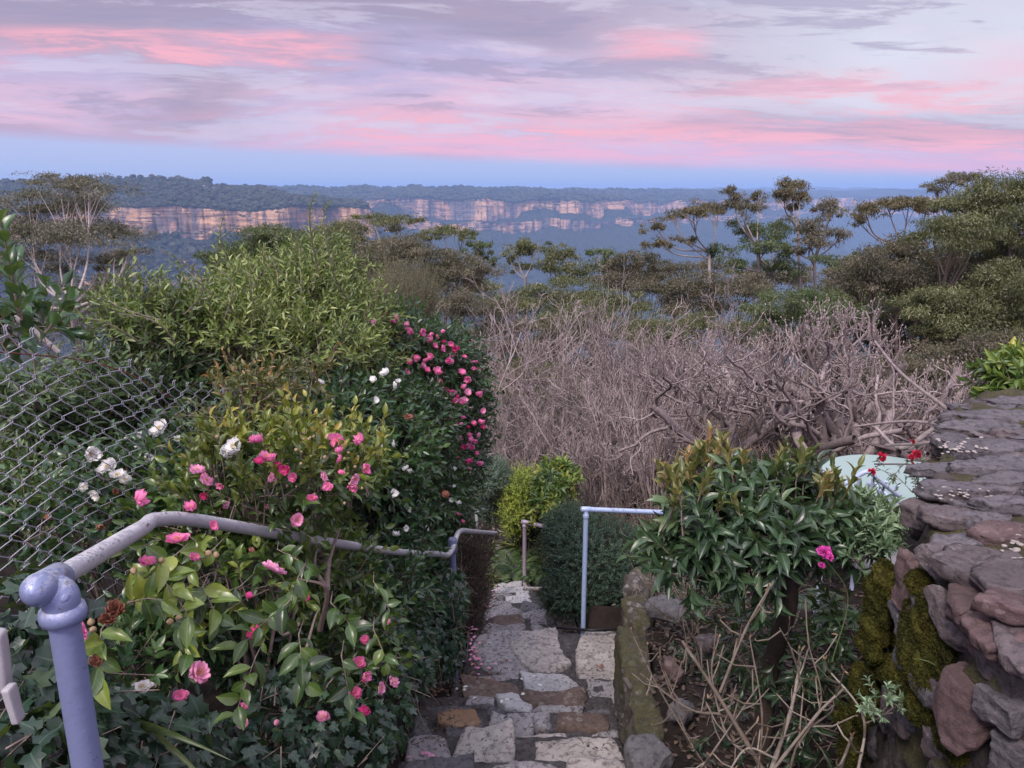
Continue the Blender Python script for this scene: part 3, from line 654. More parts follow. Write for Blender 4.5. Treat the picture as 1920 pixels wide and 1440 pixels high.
# ------------------------------------------------------------------ stone stairs
st_root = thing('stone_stairs', 'uneven stone stairs descending between the flowering hedge and the mossy kerb', 'stairs', (0, 3.2, -2.9))
_seed = [100]
def step_part(name, ynear, yfar, z, xl, xr, th=.26):
    """mortar bed of one step; its stones are laid on it"""
    g = Geo(); _seed[0] += 1
    rock(g, ((xl + xr) / 2, (ynear + yfar) / 2, z - .026 - th / 2), ((xr - xl) / 2, (yfar - ynear) / 2, th / 2), rnd=.10, amp=.010, freq=8, seed=_seed[0], res=(36, 14, 6), skew=.015, fine=.7)
    return put(name, g, M['mortar'], st_root)
def stone(par, x0, x1, y0, y1, z, col, h=.16, seed=None, rz=None, name='stone', tilt=None, amp=.014, rnd=.13, skew=.24):
    _seed[0] += 1; rs = np.random.default_rng(_seed[0]); g = Geo()
    w, d = (x1 - x0) / 2, (y1 - y0) / 2
    rock(g, ((x0 + x1) / 2, (y0 + y1) / 2, z - h / 2), (w * .985, d * .985, h / 2), rz=rs.uniform(-.08, .08) if rz is None else rz, rnd=rnd, amp=amp, freq=9, seed=_seed[0],
         res=(max(8, min(40, int(w * 90))), max(8, min(30, int(d * 90))), 6), skew=skew, fine=.75, cuts=4, tilt=tilt or (rs.uniform(-.02, .02), rs.uniform(-.03, .03)))
    return put(name, g, M[col], par)
def sq(par, u0, v0, u1, v1, z, col, **k):
    """stone from its outline in plan, found where its top meets the plane z"""
    a = onz(u0, v1, z); b = onz(u1, v1, z); c_ = onz(u0, v0, z); d_ = onz(u1, v0, z)
    return stone(par, (a[0] + c_[0]) / 2, (b[0] + d_[0]) / 2, a[1], c_[1], z, col, **k)
# steps above the frame edge, and the two nearest visible ones
zz = -2.69; yy = 3.2
for k in range(4):
    y0 = yy - .33; s_ = step_part('step', y0 - .06, yy, zz, -.56, .60)
    if k < 1:
        for a, b, cc in ((-.55, -.12, 'stone_dark'), (-.11, .25, 'stone_grey'), (.26, .60, 'stone_pale')): stone(s_, a, b, y0, yy, zz, cc)
    zz += .17; yy = y0
s = step_part('step', 3.14, 3.56, -2.83, -.57, .60)
stone(s, -.55, -.315, 3.19, 3.55, -2.83, 'stone_grey', rz=.02); stone(s, -.31, .015, 3.19, 3.565, -2.825, 'stone_pale', rz=.01); stone(s, .03, .585, 3.18, 3.56, -2.83, 'stone_pale', rz=-.015)
s = step_part('step', 3.50, 3.92, -2.97, -.60, .62)
stone(s, -.58, -.42, 3.55, 3.86, -2.985, 'stone_dark'); stone(s, -.42, -.155, 3.56, 3.80, -2.965, 'stone_dark', rz=.2, amp=.014); stone(s, -.44, -.17, 3.74, 3.92, -2.955, 'stone_ochre', rz=-.06, h=.14)
stone(s, -.15, .125, 3.60, 3.91, -2.97, 'stone_grey', rz=.05); stone(s, -.13, .0, 3.56, 3.66, -2.955, 'stone_ochre', h=.1)
stone(s, .20, .56, 3.74, 3.90, -2.965, 'stone_brown', rz=-.05); stone(s, .13, .22, 3.74, 3.88, -2.96, 'stone_grey'); stone(s, .03, .30, 3.56, 3.68, -2.96, 'stone_pale'); stone(s, .31, .40, 3.58, 3.70, -2.96, 'stone_grey'); stone(s, .41, .60, 3.57, 3.72, -2.955, 'stone_grey')
s = step_part('step', 3.86, 4.25, -3.10, -.60, .64)
stone(s, -.58, -.20, 3.94, 4.14, -3.11, 'stone_dark', amp=.014); stone(s, -.30, -.10, 4.10, 4.24, -3.09, 'stone_grey'); stone(s, -.16, .09, 3.93, 4.10, -3.105, 'stone_dark')
stone(s, -.09, .13, 4.06, 4.22, -3.085, 'stone_white', h=.12); stone(s, .10, .42, 3.93, 4.13, -3.10, 'stone_grey'); stone(s, .43, .63, 3.92, 4.10, -3.10, 'stone_dark'); stone(s, .05, .52, 4.10, 4.26, -3.08, 'stone_brown', rz=-.03)
s = step_part('step', 4.20, 4.63, -3.24, -.42, .74)
stone(s, -.36, .06, 4.33, 4.61, -3.235, 'stone_brown', rz=.02); stone(s, .075, .47, 4.30, 4.64, -3.23, 'stone_white', rz=.01); stone(s, .49, .73, 4.22, 4.60, -3.25, 'stone_grey'); stone(s, -.3, -.02, 4.24, 4.34, -3.25, 'stone_grey')
# landing, with the branch to the right
s = step_part('landing', 4.58, 5.46, -3.40, -.36, 1.62, th=.3)
stone(s, -.32, .165, 4.88, 5.43, -3.395, 'stone_grey', rz=-.05, amp=.014); stone(s, .00, .40, 4.86, 5.45, -3.39, 'stone_pale', rz=.22, amp=.014)
stone(s, -.30, .10, 4.62, 4.87, -3.40, 'stone_grey', rz=.03); stone(s, .115, .40, 4.64, 4.87, -3.405, 'stone_dark', rz=-.05)
stone(s, .47, .93, 4.66, 5.42, -3.385, 'stone_pale', rz=.0, amp=.014, skew=.05); stone(s, .95, 1.55, 4.85, 5.40, -3.40, 'stone_grey'); stone(s, .86, .98, 4.62, 4.84, -3.41, 'stone_grey')
# steps beyond the landing
y = 5.42; z = -3.42; cols = ['stone_grey', 'stone_brown', 'stone_grey', 'stone_grey', 'stone_dark', 'stone_grey', 'stone_white', 'stone_white']
for k in range(8):
    z -= .2225; y1 = y + .51; xl = ip(XL, y1) + .0; xr = ip(XR, y1) - .02
    s = step_part('step', y - .05, y1, z, xl - .05, xr + .06)
    rs = np.random.default_rng(40 + k); cut = xl + (xr - xl) * rs.uniform(.3, .7); ca = cols[k]; cb = cols[(k + int(rs.integers(0, 3))) % 8]
    if k >= 6: cut = xl + (xr - xl) * .86; cb = 'stone_pale'
    stone(s, xl, cut, y + .17, y1 + .01, z, ca); stone(s, cut + .015, xr, y + .15, y1, z - .01, cb)
    stone(s, xl + .02, xl + (xr - xl) * .55, y - .01, y + .16, z + .01, ['stone_dark', 'stone_grey'][k % 2]); stone(s, xl + (xr - xl) * .57, xr, y, y + .14, z, 'stone_grey')
    y = y1
for (xa, xb, ya, yb) in ((-.42, .06, 11.2, 12.3), (-.5, .0, 12.4, 13.2), (-.35, .15, 10.2, 11.0)):
    zc_ = float(ground_z((xa + xb) / 2, (ya + yb) / 2)) + .13
    s = stone(st_root, xa, xb, ya, yb, zc_, 'stone_grey', h=.3, name='flagstone')

# mossy kerb on the right of the stairs and loose stones
kr = thing('stone_kerb', 'mossy upright kerb stones holding the garden bed beside the stairs', 'kerb', (.75, 4.2, -3))
def kst(cx, cy, cz, hx, hy, hz_, rz, seed, col='kerb', name='kerb_stone', tilt=(0, 0)):
    g = Geo(); rock(g, (cx, cy, cz), (hx, hy, hz_), rz=rz, rnd=.16, amp=.022, freq=9, seed=seed, res=(14, 36, 30), fine=.8, tilt=tilt, cuts=9); return put(name, g, M[col], kr)
kst(.690, 3.42, -2.86, .070, .30, .24, -.03, 201); kst(.725, 4.02, -2.95, .085, .36, .32, -.10, 202); kst(.84, 4.66, -3.05, .10, .33, .38, -.22, 203); kst(.99, 5.22, -3.14, .11, .22, .34, -.28, 204)
kst(1.20, 5.62, -3.30, .28, .10, .26, -.05, 205)
def loose(u, v, d, half, label, col, seed, rz=0.):
    p = P(u, v, d); t = tag(put('loose_stone', rock(Geo(), p, half, rz=rz, rnd=.3, amp=.014, freq=11, seed=seed, res=(22, 22, 16), fine=.7, cuts=7), M[col], loc=p - [0, 0, half[2]]), label, 'stone', 'loose garden stones'); return t
loose(1215, 1425, 3.62, (.10, .11, .08), 'grey lichened stone at the foot of the kerb, frame bottom', 'stone_dark', 210, .2)
loose(1248, 1143, 4.75, (.13, .09, .055), 'dark rounded stone lying on the mossy kerb end', 'stone_dark', 211, -.4)
loose(1262, 1255, 4.0, (.035, .08, .035), 'long reddish brown stone in the bed by the kerb', 'redstone', 212, .3)
loose(1325, 1205, 4.3, (.06, .06, .04), 'small pinkish stone half buried under the pruned canes', 'slate2', 213, .6)
loose(1275, 1330, 3.7, (.045, .045, .03), 'dull dark stone in the leaf litter behind the kerb', 'stone_dark', 214, .8)

# ------------------------------------------------------------------ handrails
hr = thing('handrail', 'lilac painted pipe handrail with ball-ended fitting, following the stairs', 'handrail', P(90, 1105, 1.17) - [0, 0, 1.1])
pj = P(92, 1108, 1.17)
RR = .0175
ptop = P(118, 1150, 1.165); zt = ptop[2]
g = Geo(); pipe(g, [(ptop[0], ptop[1], zt - 1.15), (ptop[0], ptop[1], zt - .5), (ptop[0], ptop[1], zt + .02)], .0222, 28); put('post', g, M['pipe'], hr)
pe = P(305, 967, 1.87); pend = P(838, 1041, 4.9)
axis_start = P(72, 1106, 1.13)
crv = [axis_start, axis_start + (pe - axis_start) * .30, axis_start + (pe - axis_start) * .75]
mid = [pe + (pend - pe) * t for t in (.06, .3, .65, .93)]
for kk, sag in zip((0, 1, 2, 3), (0, -.012, -.02, 0)): mid[kk] = mid[kk] + np.array([0, 0, sag])
up = P(857, 1003, 5.1); e2 = P(866, 995, 5.3); e3 = P(930, 1000, 7.0)
line = smooth_line(crv + [axis_start + (pe - axis_start) * .93 + np.array([.0, 0, -.002])] + mid, 10)
line2 = smooth_line([mid[-1], pend, P(848, 1030, 4.98), up, e2, e2 + (e3 - e2) * .25, e3], 8)
pl = np.vstack([line[:-1], line2])
g = Geo(); pipe(g, pl, RR, 24); put('rail', g, M['pipe_top'], hr)
# cast tee fitting: sleeve round the rail, neck, collar, bolt boss, dome end
ra = unit(line[6] - line[0]); g = Geo()
fc = ptop + np.array([0, 0, .035]); near_ax = axis_start + ra * np.dot(ptop - axis_start, ra)
pipe(g, [near_ax - ra * .034, near_ax - ra * .030, near_ax + ra * .046, near_ax + ra * .052], [.022, .0245, .0245, RR + .001], 28)
neck = near_ax - [0, 0, .01]
pipe(g, smooth_line([neck, (neck * .6 + fc * .4), fc + [0, 0, -.005], ptop + [0, 0, .012]], 5), np.linspace(.026, .0262, 16), 28)
nb = [ptop + [0, 0, .014], ptop + [0, 0, .010], ptop + [0, 0, .0], ptop + [0, 0, -.010], ptop + [0, 0, -.014]]
pipe(g, nb, [.0262, .0315, .0335, .0315, .0235], 28)
put('fitting', g, M['pipe'], hr)
fit = hr.children[-1]
g = Geo(); tcam = unit(-neck * np.array([1, 1, 0])); sd = unit(np.array([.85, -.55, .0])); bc = (neck * .5 + fc * .5) + [0, 0, -.002]
pipe(g, [bc + sd * .018, bc + sd * .030, bc + sd * .036, bc + sd * .038], [.0105, .0105, .008, .002], 16); put('bolt', g, M['pipe'], fit)
g = Geo(); pts = [axis_start + ra * .004 - ra * (.030 * math.sin(t)) for t in np.linspace(-.6, math.pi / 2, 8)]; pipe(g, pts, [.0252 * max(.02, math.cos(t)) for t in np.linspace(-.6, math.pi / 2, 8)], 24); put('end_cap', g, M['pipe'], hr)
# lower support of the same rail
pb = P(849, 1045, 5.05); gzb = float(ground_z(pb[0], pb[1])) - .05
g = Geo(); pipe(g, [(pb[0], pb[1], gzb), (pb[0], pb[1], pb[2] + .10)], .021, 20); put('post', g, M['pipe'], hr)
g = Geo(); tt = np.array([pb[0], pb[1], pb[2] + .085]); pipe(g, [tt + [0, 0, -.05], tt + [0, 0, -.045], tt + [0, 0, .04], tt + [0, 0, .05]], [.023, .031, .031, .024], 20); put('fitting', g, M['pipe'], hr)

def rail2(label, name, post_u, v0, v1, d, rail_end, matk, r=.0185, over=.06, start=None):
    top = P(post_u, v0, d); bot = P(post_u, v1, d); gz_ = float(ground_z(top[0], top[1])) - .06
    t = thing(name, label, 'handrail', (top[0], top[1], gz_))
    g = Geo(); pipe(g, [(top[0], top[1], gz_), (top[0], top[1], top[2] - .06)], r, 24); put('post', g, M[matk], t)
    dr = unit(rail_end - top)
    g = Geo(); pts = [top - dr * over * 1.25, top - dr * over * 1.2, top - dr * over, top + dr * .02]; ee = [top + (rail_end - top) * k for k in np.linspace(.15, 1, 5)]
    pipe(g, pts + ee, [r * .4, r * .85] + [r * 1.02] * 7, 24); put('rail', g, M[matk], t)
    g = Geo(); c0 = top.copy()
    pipe(g, [c0 + [0, 0, 0.002], c0 + [0, 0, -.035], c0 + [0, 0, -.040], c0 + [0, 0, -.046], c0 + [0, 0, -.064], c0 + [0, 0, -.070], c0 + [0, 0, -.074]], [r * 1.1, r * .95, r * 1.2, r * 1.28, r * 1.28, r * 1.2, r * 1.02], 24)
    pipe(g, [c0 - dr * .036, c0 - dr * .033, c0 + dr * .033, c0 + dr * .036], [r * 1.02, r * 1.16, r * 1.16, r * 1.02], 24)
    put('fitting', g, M[matk], t); return t
rail2('pale blue pipe handrail on one slim post at the landing edge', 'handrail', 1099, 955, 1185, 5.80, P(1275, 962, 5.95), 'pipe2', over=.035)
rail2('mauve pipe handrail standing farther down by the whitish step', 'handrail', 984, 979, 1095, 10.4, P(1062, 996, 10.0), 'pipe3', r=.028, over=.04)
rail2('pale greenish pipe handrail farthest down the stairs in the shrubs', 'handrail', 894, 953, 1010, 10.8, P(940, 962, 11.4), 'pipe4', r=.026, over=.04)
# hose round the bed
g = Geo(); pipe(g, smooth_line([P(1040, 1180, 6.2), P(1075, 1183, 6.05), P(1110, 1186, 5.95), P(1150, 1184, 6.0), P(1185, 1180, 6.1)], 6) + np.array([0, 0, .02]), .012, 12)
tag(put('garden_hose', g, M['hose'], loc=P(1110, 1186, 5.95)), 'black hose lying behind the landing at the post foot', 'hose')
g = Geo(); rock(g, P(1035, 1104, 9.6), (.36, .02, .02), rz=-.02, rnd=.2, amp=.004, seed=77, res=(16, 4, 4)); tag(put('timber_edging', g, M['stone_pale'], loc=P(1035, 1108, 9.6)), 'thin pale edging strip beside the far steps', 'edging')

# ------------------------------------------------------------------ chain link fence
fx = thing('chain_link_fence', 'galvanised chain-link fence with twisted top ends running along the left', 'fence', (-1.3, 1.9, -1.7))
lines = []; pitch = .056; rs = np.random.default_rng(5)
FP = np.array([(-1.34, .95), (-1.33, 1.7), (-1.30, 2.4), (-1.27, 3.32)])
sl = np.concatenate([[0], np.cumsum(np.linalg.norm(np.diff(FP, axis=0), axis=1))])
nw = int(sl[-1] / pitch)
def fpt(s_): return np.array([np.interp(s_, sl, FP[:, 0]), np.interp(s_, sl, FP[:, 1])])
for k in range(nw):
    s0 = k * pitch; pts = []
    for j in range(38):
        s_ = s0 + (pitch / 2 * .98) * (1 if (j + k) % 2 else -1) ; s2 = s_ + .012 * math.sin(j * .4 + 2) 
        xy = fpt(np.clip(s2, 0, sl[-1])); ztop = -.28 - .37 * max(0, xy[1] - 1.7) - .03 * math.sin(xy[1] * 5)
        zz_ = ztop - j * pitch * .52 
        wob = .018 * math.sin(zz_ * 4 + s_ * 3) + .01 * math.sin(s_ * 9)
        for dq in (-.12, .12):        # rounded bends, wires hooking over and under each other
            f = dq
            pts.append((xy[0] + wob + (.0035 if ((j + k) % 2) else -.0035), xy[1], zz_ - f * pitch * .5))
    pts = np.array(pts)
    top = pts[0] + np.array([.003, (-.5) * pitch * .2, .014]); tw = [top + [0.003, .006, .005], top]
    lines.append((np.vstack([tw, pts]), np.full(len(pts) + 2, .0016)))
g = Geo(); tubes(g, lines, 6); put('wire_mesh', g, M['wire'], fx)
g = Geo(); pz = -.86; pipe(g, [(-1.27, 3.30, -2.4), (-1.27, 3.30, pz)], .016, 12); put('post', g, M['wire'], fx)
g = Geo(); tubes(g, [(smooth_line([P(0, 660, 2.0), P(90, 668, 2.2), P(170, 678, 2.45), P(250, 705, 2.75), P(320, 745, 3.1)], 6), np.full(25, .0022))], 6); put('strand', g, M['wire_rust'], fx)

# white post at the left edge, in the ivy
wp = thing('picket_fence', 'white painted picket stubs at the left frame edge in ivy', 'fence', P(5, 1420, 1.32))
for (u, v, d, w, hh, tl) in ((-8, 1240, 1.35, .020, .060, .05), (26, 1320, 1.33, .007, .035, -.1)):
    g = Geo(); p = P(u, v, d); rock(g, p, (w, .012, hh), rnd=.2, amp=.003, seed=int(u) + 3, res=(6, 4, 18), tilt=(0, tl), skew=.03); put('picket', g, M['white_paint'], wp)

# ------------------------------------------------------------------ dry stone wall on the right
wr_ = thing('stone_wall', 'rough stone wall with flat slate top, thick moss on its face', 'wall', (1.6, 2.2, -2.4))
WP = np.array([(1.20, .2), (1.19, 1.2), (1.20, 1.7), (1.235, 2.05), (1.33, 2.32), (1.50, 2.62), (1.72, 2.96), (1.98, 3.35), (2.24, 3.72), (2.48, 3.84), (3.0, 3.75)])
wl_ = smooth_line(np.c_[WP, np.zeros(len(WP))], 14)[:, :2]
def wall_grid():
    tx = np.gradient(wl_, axis=0); tx /= np.linalg.norm(tx, axis=1)[:, None]; nrm = np.c_[-tx[:, 1], tx[:, 0]]   # towards the stairs
    n = len(wl_); rows = []
    for t in np.linspace(0, 1, 60): rows.append((-.02 + .09 * t ** 1.5, -2.6 + 1.52 * (1 - t)))       # face, from the top down
    top = [(-w, -1.018) for w in np.linspace(.9, .03, 34)]
    rows = top + rows; V = np.zeros((len(rows), n, 3))
    for r_, (of, z) in enumerate(rows):
        V[r_, :, :2] = wl_ + nrm * of; V[r_, :, 2] = z
    Nn = np.zeros_like(V); Nn[:34, :, 2] = 1; Nn[34:, :, :2] = nrm[None]
    dsp = fbm(V * 5.5, 5, 61, .6) * .030 + fbm(V * 26, 4, 64, .65) * .010
    V = V + Nn * dsp[..., None]
    i = np.arange(len(rows) - 1)[:, None] * n + np.arange(n - 1)[None]
    return Geo().add(V.reshape(-1, 3), np.stack([i, i + 1, i + n + 1, i + n], -1).reshape(-1, 4))
put('mortar_core', wall_grid(), M['wallmortar'], wr_)
def slab(g, x, y, z, rx, ry, th, seed, nseg=9, rz=0, tilt=(0, 0), amp=.005, squ=0.0):
    """flat irregular flagstone with a broken outline"""
    rs = np.random.default_rng(seed); A = 40; R_ = 9
    ka = np.sort((np.arange(nseg) + rs.uniform(-.3, .3, nseg)) / nseg * 2 * math.pi); kr_ = rs.uniform(.78, 1.15, nseg)
    th_ = np.linspace(0, 2 * math.pi, A, endpoint=False)
    # straight edges between corner points
    cx_, cy_ = np.cos(ka) * kr_, np.sin(ka) * kr_; prm = (np.arange(A) / A * nseg)
    i0 = prm.astype(int); f = prm - i0; ox = cx_[i0] * (1 - f) + cx_[(i0 + 1) % nseg] * f; oy = cy_[i0] * (1 - f) + cy_[(i0 + 1) % nseg] * f
    prof = [(t, 0.0) for t in np.linspace(0.02, .955, R_)] + [(.975, -.05), (.992, -.25), (.97, -.5), (1.0, -.62), (.98, -1.0), (.4, -1.05)]
    V = []
    for t, zz_ in prof: V.append(np.c_[ox * rx * t, oy * ry * t, np.full(A, zz_ * th)])
    V = np.array(V); sd_ = rs.uniform(0, 40, 3)
    V[..., 2] += fbm(V * 7 + sd_, 4, seed) * amp * 2.2 + fbm(V * 40 + sd_, 3, seed, .6) * amp * .8
    V[..., 2] = V[..., 2] + np.round(fbm(V * 5 + sd_ + 9, 2, seed + 7) * 2.2) * amp * .55
    V[9:, :, 0:2] *= 1 + (fbm(V[9:] * 26 + sd_, 4, seed + 2, .7) * .10)[..., None]
    Mx = np.array(Euler((tilt[0], tilt[1], rz)).to_matrix()); V = V @ Mx.T + np.array([x, y, z])
    i = np.arange(len(prof) - 1)[:, None] * A; j = np.arange(A)[None]
    Fq = np.stack([i + j, i + A + j, i + A + (j + 1) % A, i + (j + 1) % A], -1).reshape(-1, 4)
    at = np.tile([rs.random(), 0, 0], (len(prof) * A, 1))
    g.add(V.reshape(-1, 3), Fq, at); g.Fa.append(np.array([list(range(A))]) + g.n - len(prof) * A); g.M.append(np.zeros(1, np.int32))
    return g
rs = np.random.default_rng(12)
caps = [  # u, v, top z, half sizes (m), rz, material, tilt
 (1905, 745, -.99, .16, .06, .1, 'slate', (0, 0)), (1850, 752, -1.0, .20, .07, .0, 'slate', (0, 0)), (1880, 772, -.985, .24, .07, -.1, 'slate', (0.03, 0)), (1835, 790, -.98, .20, .085, .1, 'slate', (0, .02)),
 (1905, 800, -.98, .15, .07, .2, 'slate2', (0, 0)), (1800, 812, -.98, .12, .06, .0, 'slate', (0, 0)), (1865, 830, -.975, .21, .06, .05, 'slate', (0, 0)), (1915, 845, -.985, .12, .05, 0, 'slate2', (0, 0)),
 (1790, 862, -.985, .17, .05, .1, 'slate', (.02, 0)), (1870, 868, -.97, .18, .05, -.1, 'slate', (0, 0)), (1905, 885, -.97, .16, .05, 0, 'slate', (0, 0)), (1800, 900, -.97, .17, .06, -.05, 'slate', (0, .03)),
 (1860, 912, -.975, .13, .05, .2, 'slate2', (0, 0)), (1905, 930, -.96, .12, .065, 0, 'slate', (0, .03)), (1790, 948, -.975, .10, .07, .1, 'slate2', (0, 0)), (1845, 958, -.98, .09, .05, .1, 'slate', (0, 0)),
 (1900, 985, -.965, .10, .06, .1, 'redstone', (0, 0)), (1800, 1000, -.985, .08, .05, .3, 'slate', (0, .05)), (1845, 1045, -.975, .12, .10, -.7, 'slate2', (.03, -.10)), (1910, 1065, -.95, .11, .10, -.5, 'slate2', (0, -.05)),
 (1815, 1095, -1.01, .045, .12, -.5, 'redstone', (.05, -.25)), (1880, 1145, -1.0, .07, .13, -.5, 'redstone', (.1, -.25)), (1925, 1180, -.985, .06, .12, -.4, 'slate2', (.05, -.2)), (1925, 1110, -.945, .10, .08, .2, 'redstone', (0, 0))]
for k, (u, v, z, rx, ry, rz, mk, tl) in enumerate(caps):
    p = onz(u, v, z); g = Geo(); slab(g, p[0], p[1], z - .012 - .004 * (k % 3), rx * 1.12, ry * 1.15, rs.uniform(.03, .045), 300 + k, nseg=int(rs.integers(5, 8)), rz=rz, tilt=tl, amp=.006); put('capstone', g, M[mk], wr_)
for k in range(26):      # the rest of the top, towards the viewer's right and outside the frame
    x = rs.uniform(1.45, 2.0); y = rs.uniform(.6, 3.3)
    g = Geo(); slab(g, x + max(0, y - 2.2) * .62, y, -1.005 + rs.uniform(-.01, .004), rs.uniform(.12, .2), rs.uniform(.09, .14), .05, 340 + k, nseg=6, rz=rs.uniform(-.5, .5)); put('capstone', g, M['slate' if k % 3 else 'slate2'], wr_)
# stones set in the face
def fs(u, v, half, rz, mk, seed, off=0.0, tilt=(0, 0), rnd=.05, name='face_stone', amp=.007):
    # nearest wall line point seen under this pixel column
    r = P(u, v, 1.0); az_ = r[0] / r[1]; k = np.argmin(np.abs(wl_[:90, 0] / wl_[:90, 1] - az_) + (wl_[:90, 1] < 1.0) * 9); yk = wl_[k, 1]
    p = r * (yk / r[1]); g = Geo(); rock(g, p + np.array([off, 0, 0]), half, rz=rz, rnd=rnd, amp=amp, freq=12, seed=seed, res=(16, 24, 24), tilt=tilt, fine=1.1, cuts=14); return put(name, g, M[mk], wr_)
fs(1712, 1085, (.020, .055, .105), .1, 'redstone', 401, -.02, (0, .04), .12); fs(1692, 1110, (.012, .05, .11), .2, 'slate2', 402, .0)
fs(1742, 1135, (.03, .05, .07), .4, 'slate', 403, .0); fs(1835, 1330, (.045, .075, .10), .25, 'redstone', 404, -.03, (.2, .12), .12)
fs(1885, 1250, (.04, .09, .035), .1, 'slate2', 405, .0, (.3, 0)); fs(1905, 1330, (.05, .06, .04), .1, 'slate', 406, -.02); fs(1760, 1050, (.045, .08, .035), .2, 'slate2', 407, .0, (.2, .2))
fs(1720, 965, (.05, .06, .05), .5, 'slate2', 408, .02); fs(1735, 1000, (.05, .06, .04), .4, 'slate', 409, .0); fs(1795, 1165, (.03, .09, .03), .1, 'slate2', 410, -.01, (.5, .1)); fs(1850, 1200, (.035, .10, .03), .1, 'redstone', 411, -.01, (.5, 0))
fs(1660, 1400, (.05, .06, .07), .2, 'slate', 412, .0); fs(1760, 1400, (.03, .05, .05), .2, 'slate2', 413, .0); fs(1680, 1255, (.04, .05, .04), .2, 'stone_dark', 414, .0); fs(1900, 1420, (.04, .06, .05), .2, 'slate', 415, .0)
fs(1725, 1200, (.03, .05, .03), .2, 'slate', 416, .01); fs(1765, 1290, (.03, .05, .03), .1, 'slate2', 417, .0); fs(1700, 1330, (.03, .05, .05), .1, 'slate', 418, .01)
rs = np.random.default_rng(77)
for k in range(40):
    kk = int(rs.integers(14, 120)); x, y = wl_[kk]; z = rs.uniform(-2.3, -1.12)
    g = Geo(); rock(g, (x, y, z), (.04, rs.uniform(.04, .09), rs.uniform(.025, .06)), rz=-.3 * (y > 2.2), rnd=.1, amp=.010, freq=12, seed=500 + k, res=(10, 16, 12), cuts=6, fine=.9, tilt=(rs.uniform(-.3, .3), 0)); put('face_stone', g, M[['slate', 'slate2', 'stone_dark', 'wallmortar'][k % 4]], wr_)
# moss cushions
def mossblob(u, v, half, seed, off=-.02):
    r = P(u, v, 1.0); az_ = r[0] / r[1]; k = np.argmin(np.abs(wl_[:90, 0] / wl_[:90, 1] - az_) + (wl_[:90, 1] < 1.0) * 9); p = r * (wl_[k, 1] / r[1]) + np.array([off, 0, 0])
    cv, cf = cube_sphere(30, 30, 30); cv = unit(cv); V = cv * np.asarray(half) * np.array([.75, 1.15, 1.1])
    V = V + cv * (fbm(V * 14 + seed, 4, seed)[:, None] * .022 + fbm(V * 90 + seed, 3, seed + 1)[:, None] * .005)
    g = Geo().add(V + p, cf)
    # short shoots that roughen the surface
    n = 2600; i = RNG.integers(0, len(V), n); d_ = unit(cv[i] + RNG.normal(0, .5, (n, 3))); leaves(g, 'far', V[i] + p, d_, RNG.normal(0, 1, (n, 3)), RNG.uniform(.006, .013, n), .003)
    put('moss', g, M['moss'], wr_)
for k, (u, v, h_) in enumerate([(1662, 1130, (.035, .07, .085)), (1672, 1080, (.03, .05, .06)), (1655, 1180, (.04, .07, .05)), (1735, 1210, (.04, .075, .10)), (1765, 1150, (.035, .06, .06)), (1700, 1235, (.04, .07, .055)), (1660, 1240, (.04, .07, .05)),
      (1745, 1270, (.035, .06, .05)), (1728, 965, (.012, .03, .03)), (1690, 1180, (.03, .06, .06)), (1705, 1270, (.03, .06, .05)), (1770, 1220, (.03, .06, .06)), (1790, 1180, (.02, .05, .04)), (1640, 1210, (.03, .05, .06)), (1640, 1300, (.03, .05, .05)), (1690, 1200, (.03, .06, .06)), (1720, 1160, (.02, .05, .05)), (1665, 1290, (.02, .05, .04)), (1590, 1350, (.02, .05, .06)), (1740, 1095, (.03, .04, .04)), (1620, 1330, (.03, .06, .10)), (1600, 1400, (.03, .06, .08)), (1800, 1400, (.025, .04, .04)), (1735, 1330, (.03, .05, .03)), (1625, 1270, (.03, .06, .05))]): mossblob(u, v, h_, 600 + k)
# white pebbles set in the top
def pebbles(cells, seed):
    rs = np.random.default_rng(seed); g = Geo(); cv, cf = cube_sphere(4, 4, 3); cv = unit(cv)
    for (u, v, n, su, sv_, s0) in cells:
        for k in range(n):
            p = onz(u + rs.normal(0, su), v + rs.normal(0, sv_), -.982); hf = np.array([1, .8, .4]) * .62 * s0 * rs.uniform(.6, 1.3); an = rs.uniform(0, 6.28)
            Mx = np.array(Euler((0, 0, an)).to_matrix()); V = cv * hf * (1 + .12 * rs.normal(size=(len(cv), 1)) * .4); g.add(V @ Mx.T + p, cf, np.tile([rs.random(), 0, 0], (len(cv), 1)))
    return g
put('pebble_inlay', pebbles([(1795, 838, 40, 22, 7, .014), (1800, 925, 26, 26, 8, .010), (1898, 1030, 16, 16, 14, .014), (1905, 1045, 6, 8, 10, .016)], 3), M['pebble'], wr_)

# ------------------------------------------------------------------ garden table and chair
tp = P(1672, 893, 5.4); gzt = float(ground_z(tp[0], tp[1]))
t = thing('garden_table', 'round pale mint garden table top partly hidden by the wall', 'table', (tp[0], tp[1], gzt))
g = Geo(); R_ = .46
pipe(g, [tp + [0, 0, z_] for z_ in (-.028, -.026, -.018, -.006, 0)], [R_ - .02, R_ - .006, R_, R_, R_ - .006], 72); put('table_top', g, M['mint'], t)
g = Geo(); pipe(g, [(tp[0], tp[1], gzt), (tp[0], tp[1], tp[2] - .03)], .035, 20); put('pedestal', g, M['white_paint'], t)
g = Geo(); pipe(g, [(tp[0], tp[1], gzt - .02), (tp[0], tp[1], gzt + .03), (tp[0], tp[1], gzt + .05)], [.24, .24, .05], 36); put('base', g, M['white_paint'], t)
cp_ = P(1592, 935, 4.75); gzc = float(ground_z(cp_[0], cp_[1]))
t = thing('garden_chair', 'white slatted garden chair tucked against the mint table', 'chair', (cp_[0], cp_[1], gzc))
zs = cp_[2] - .17
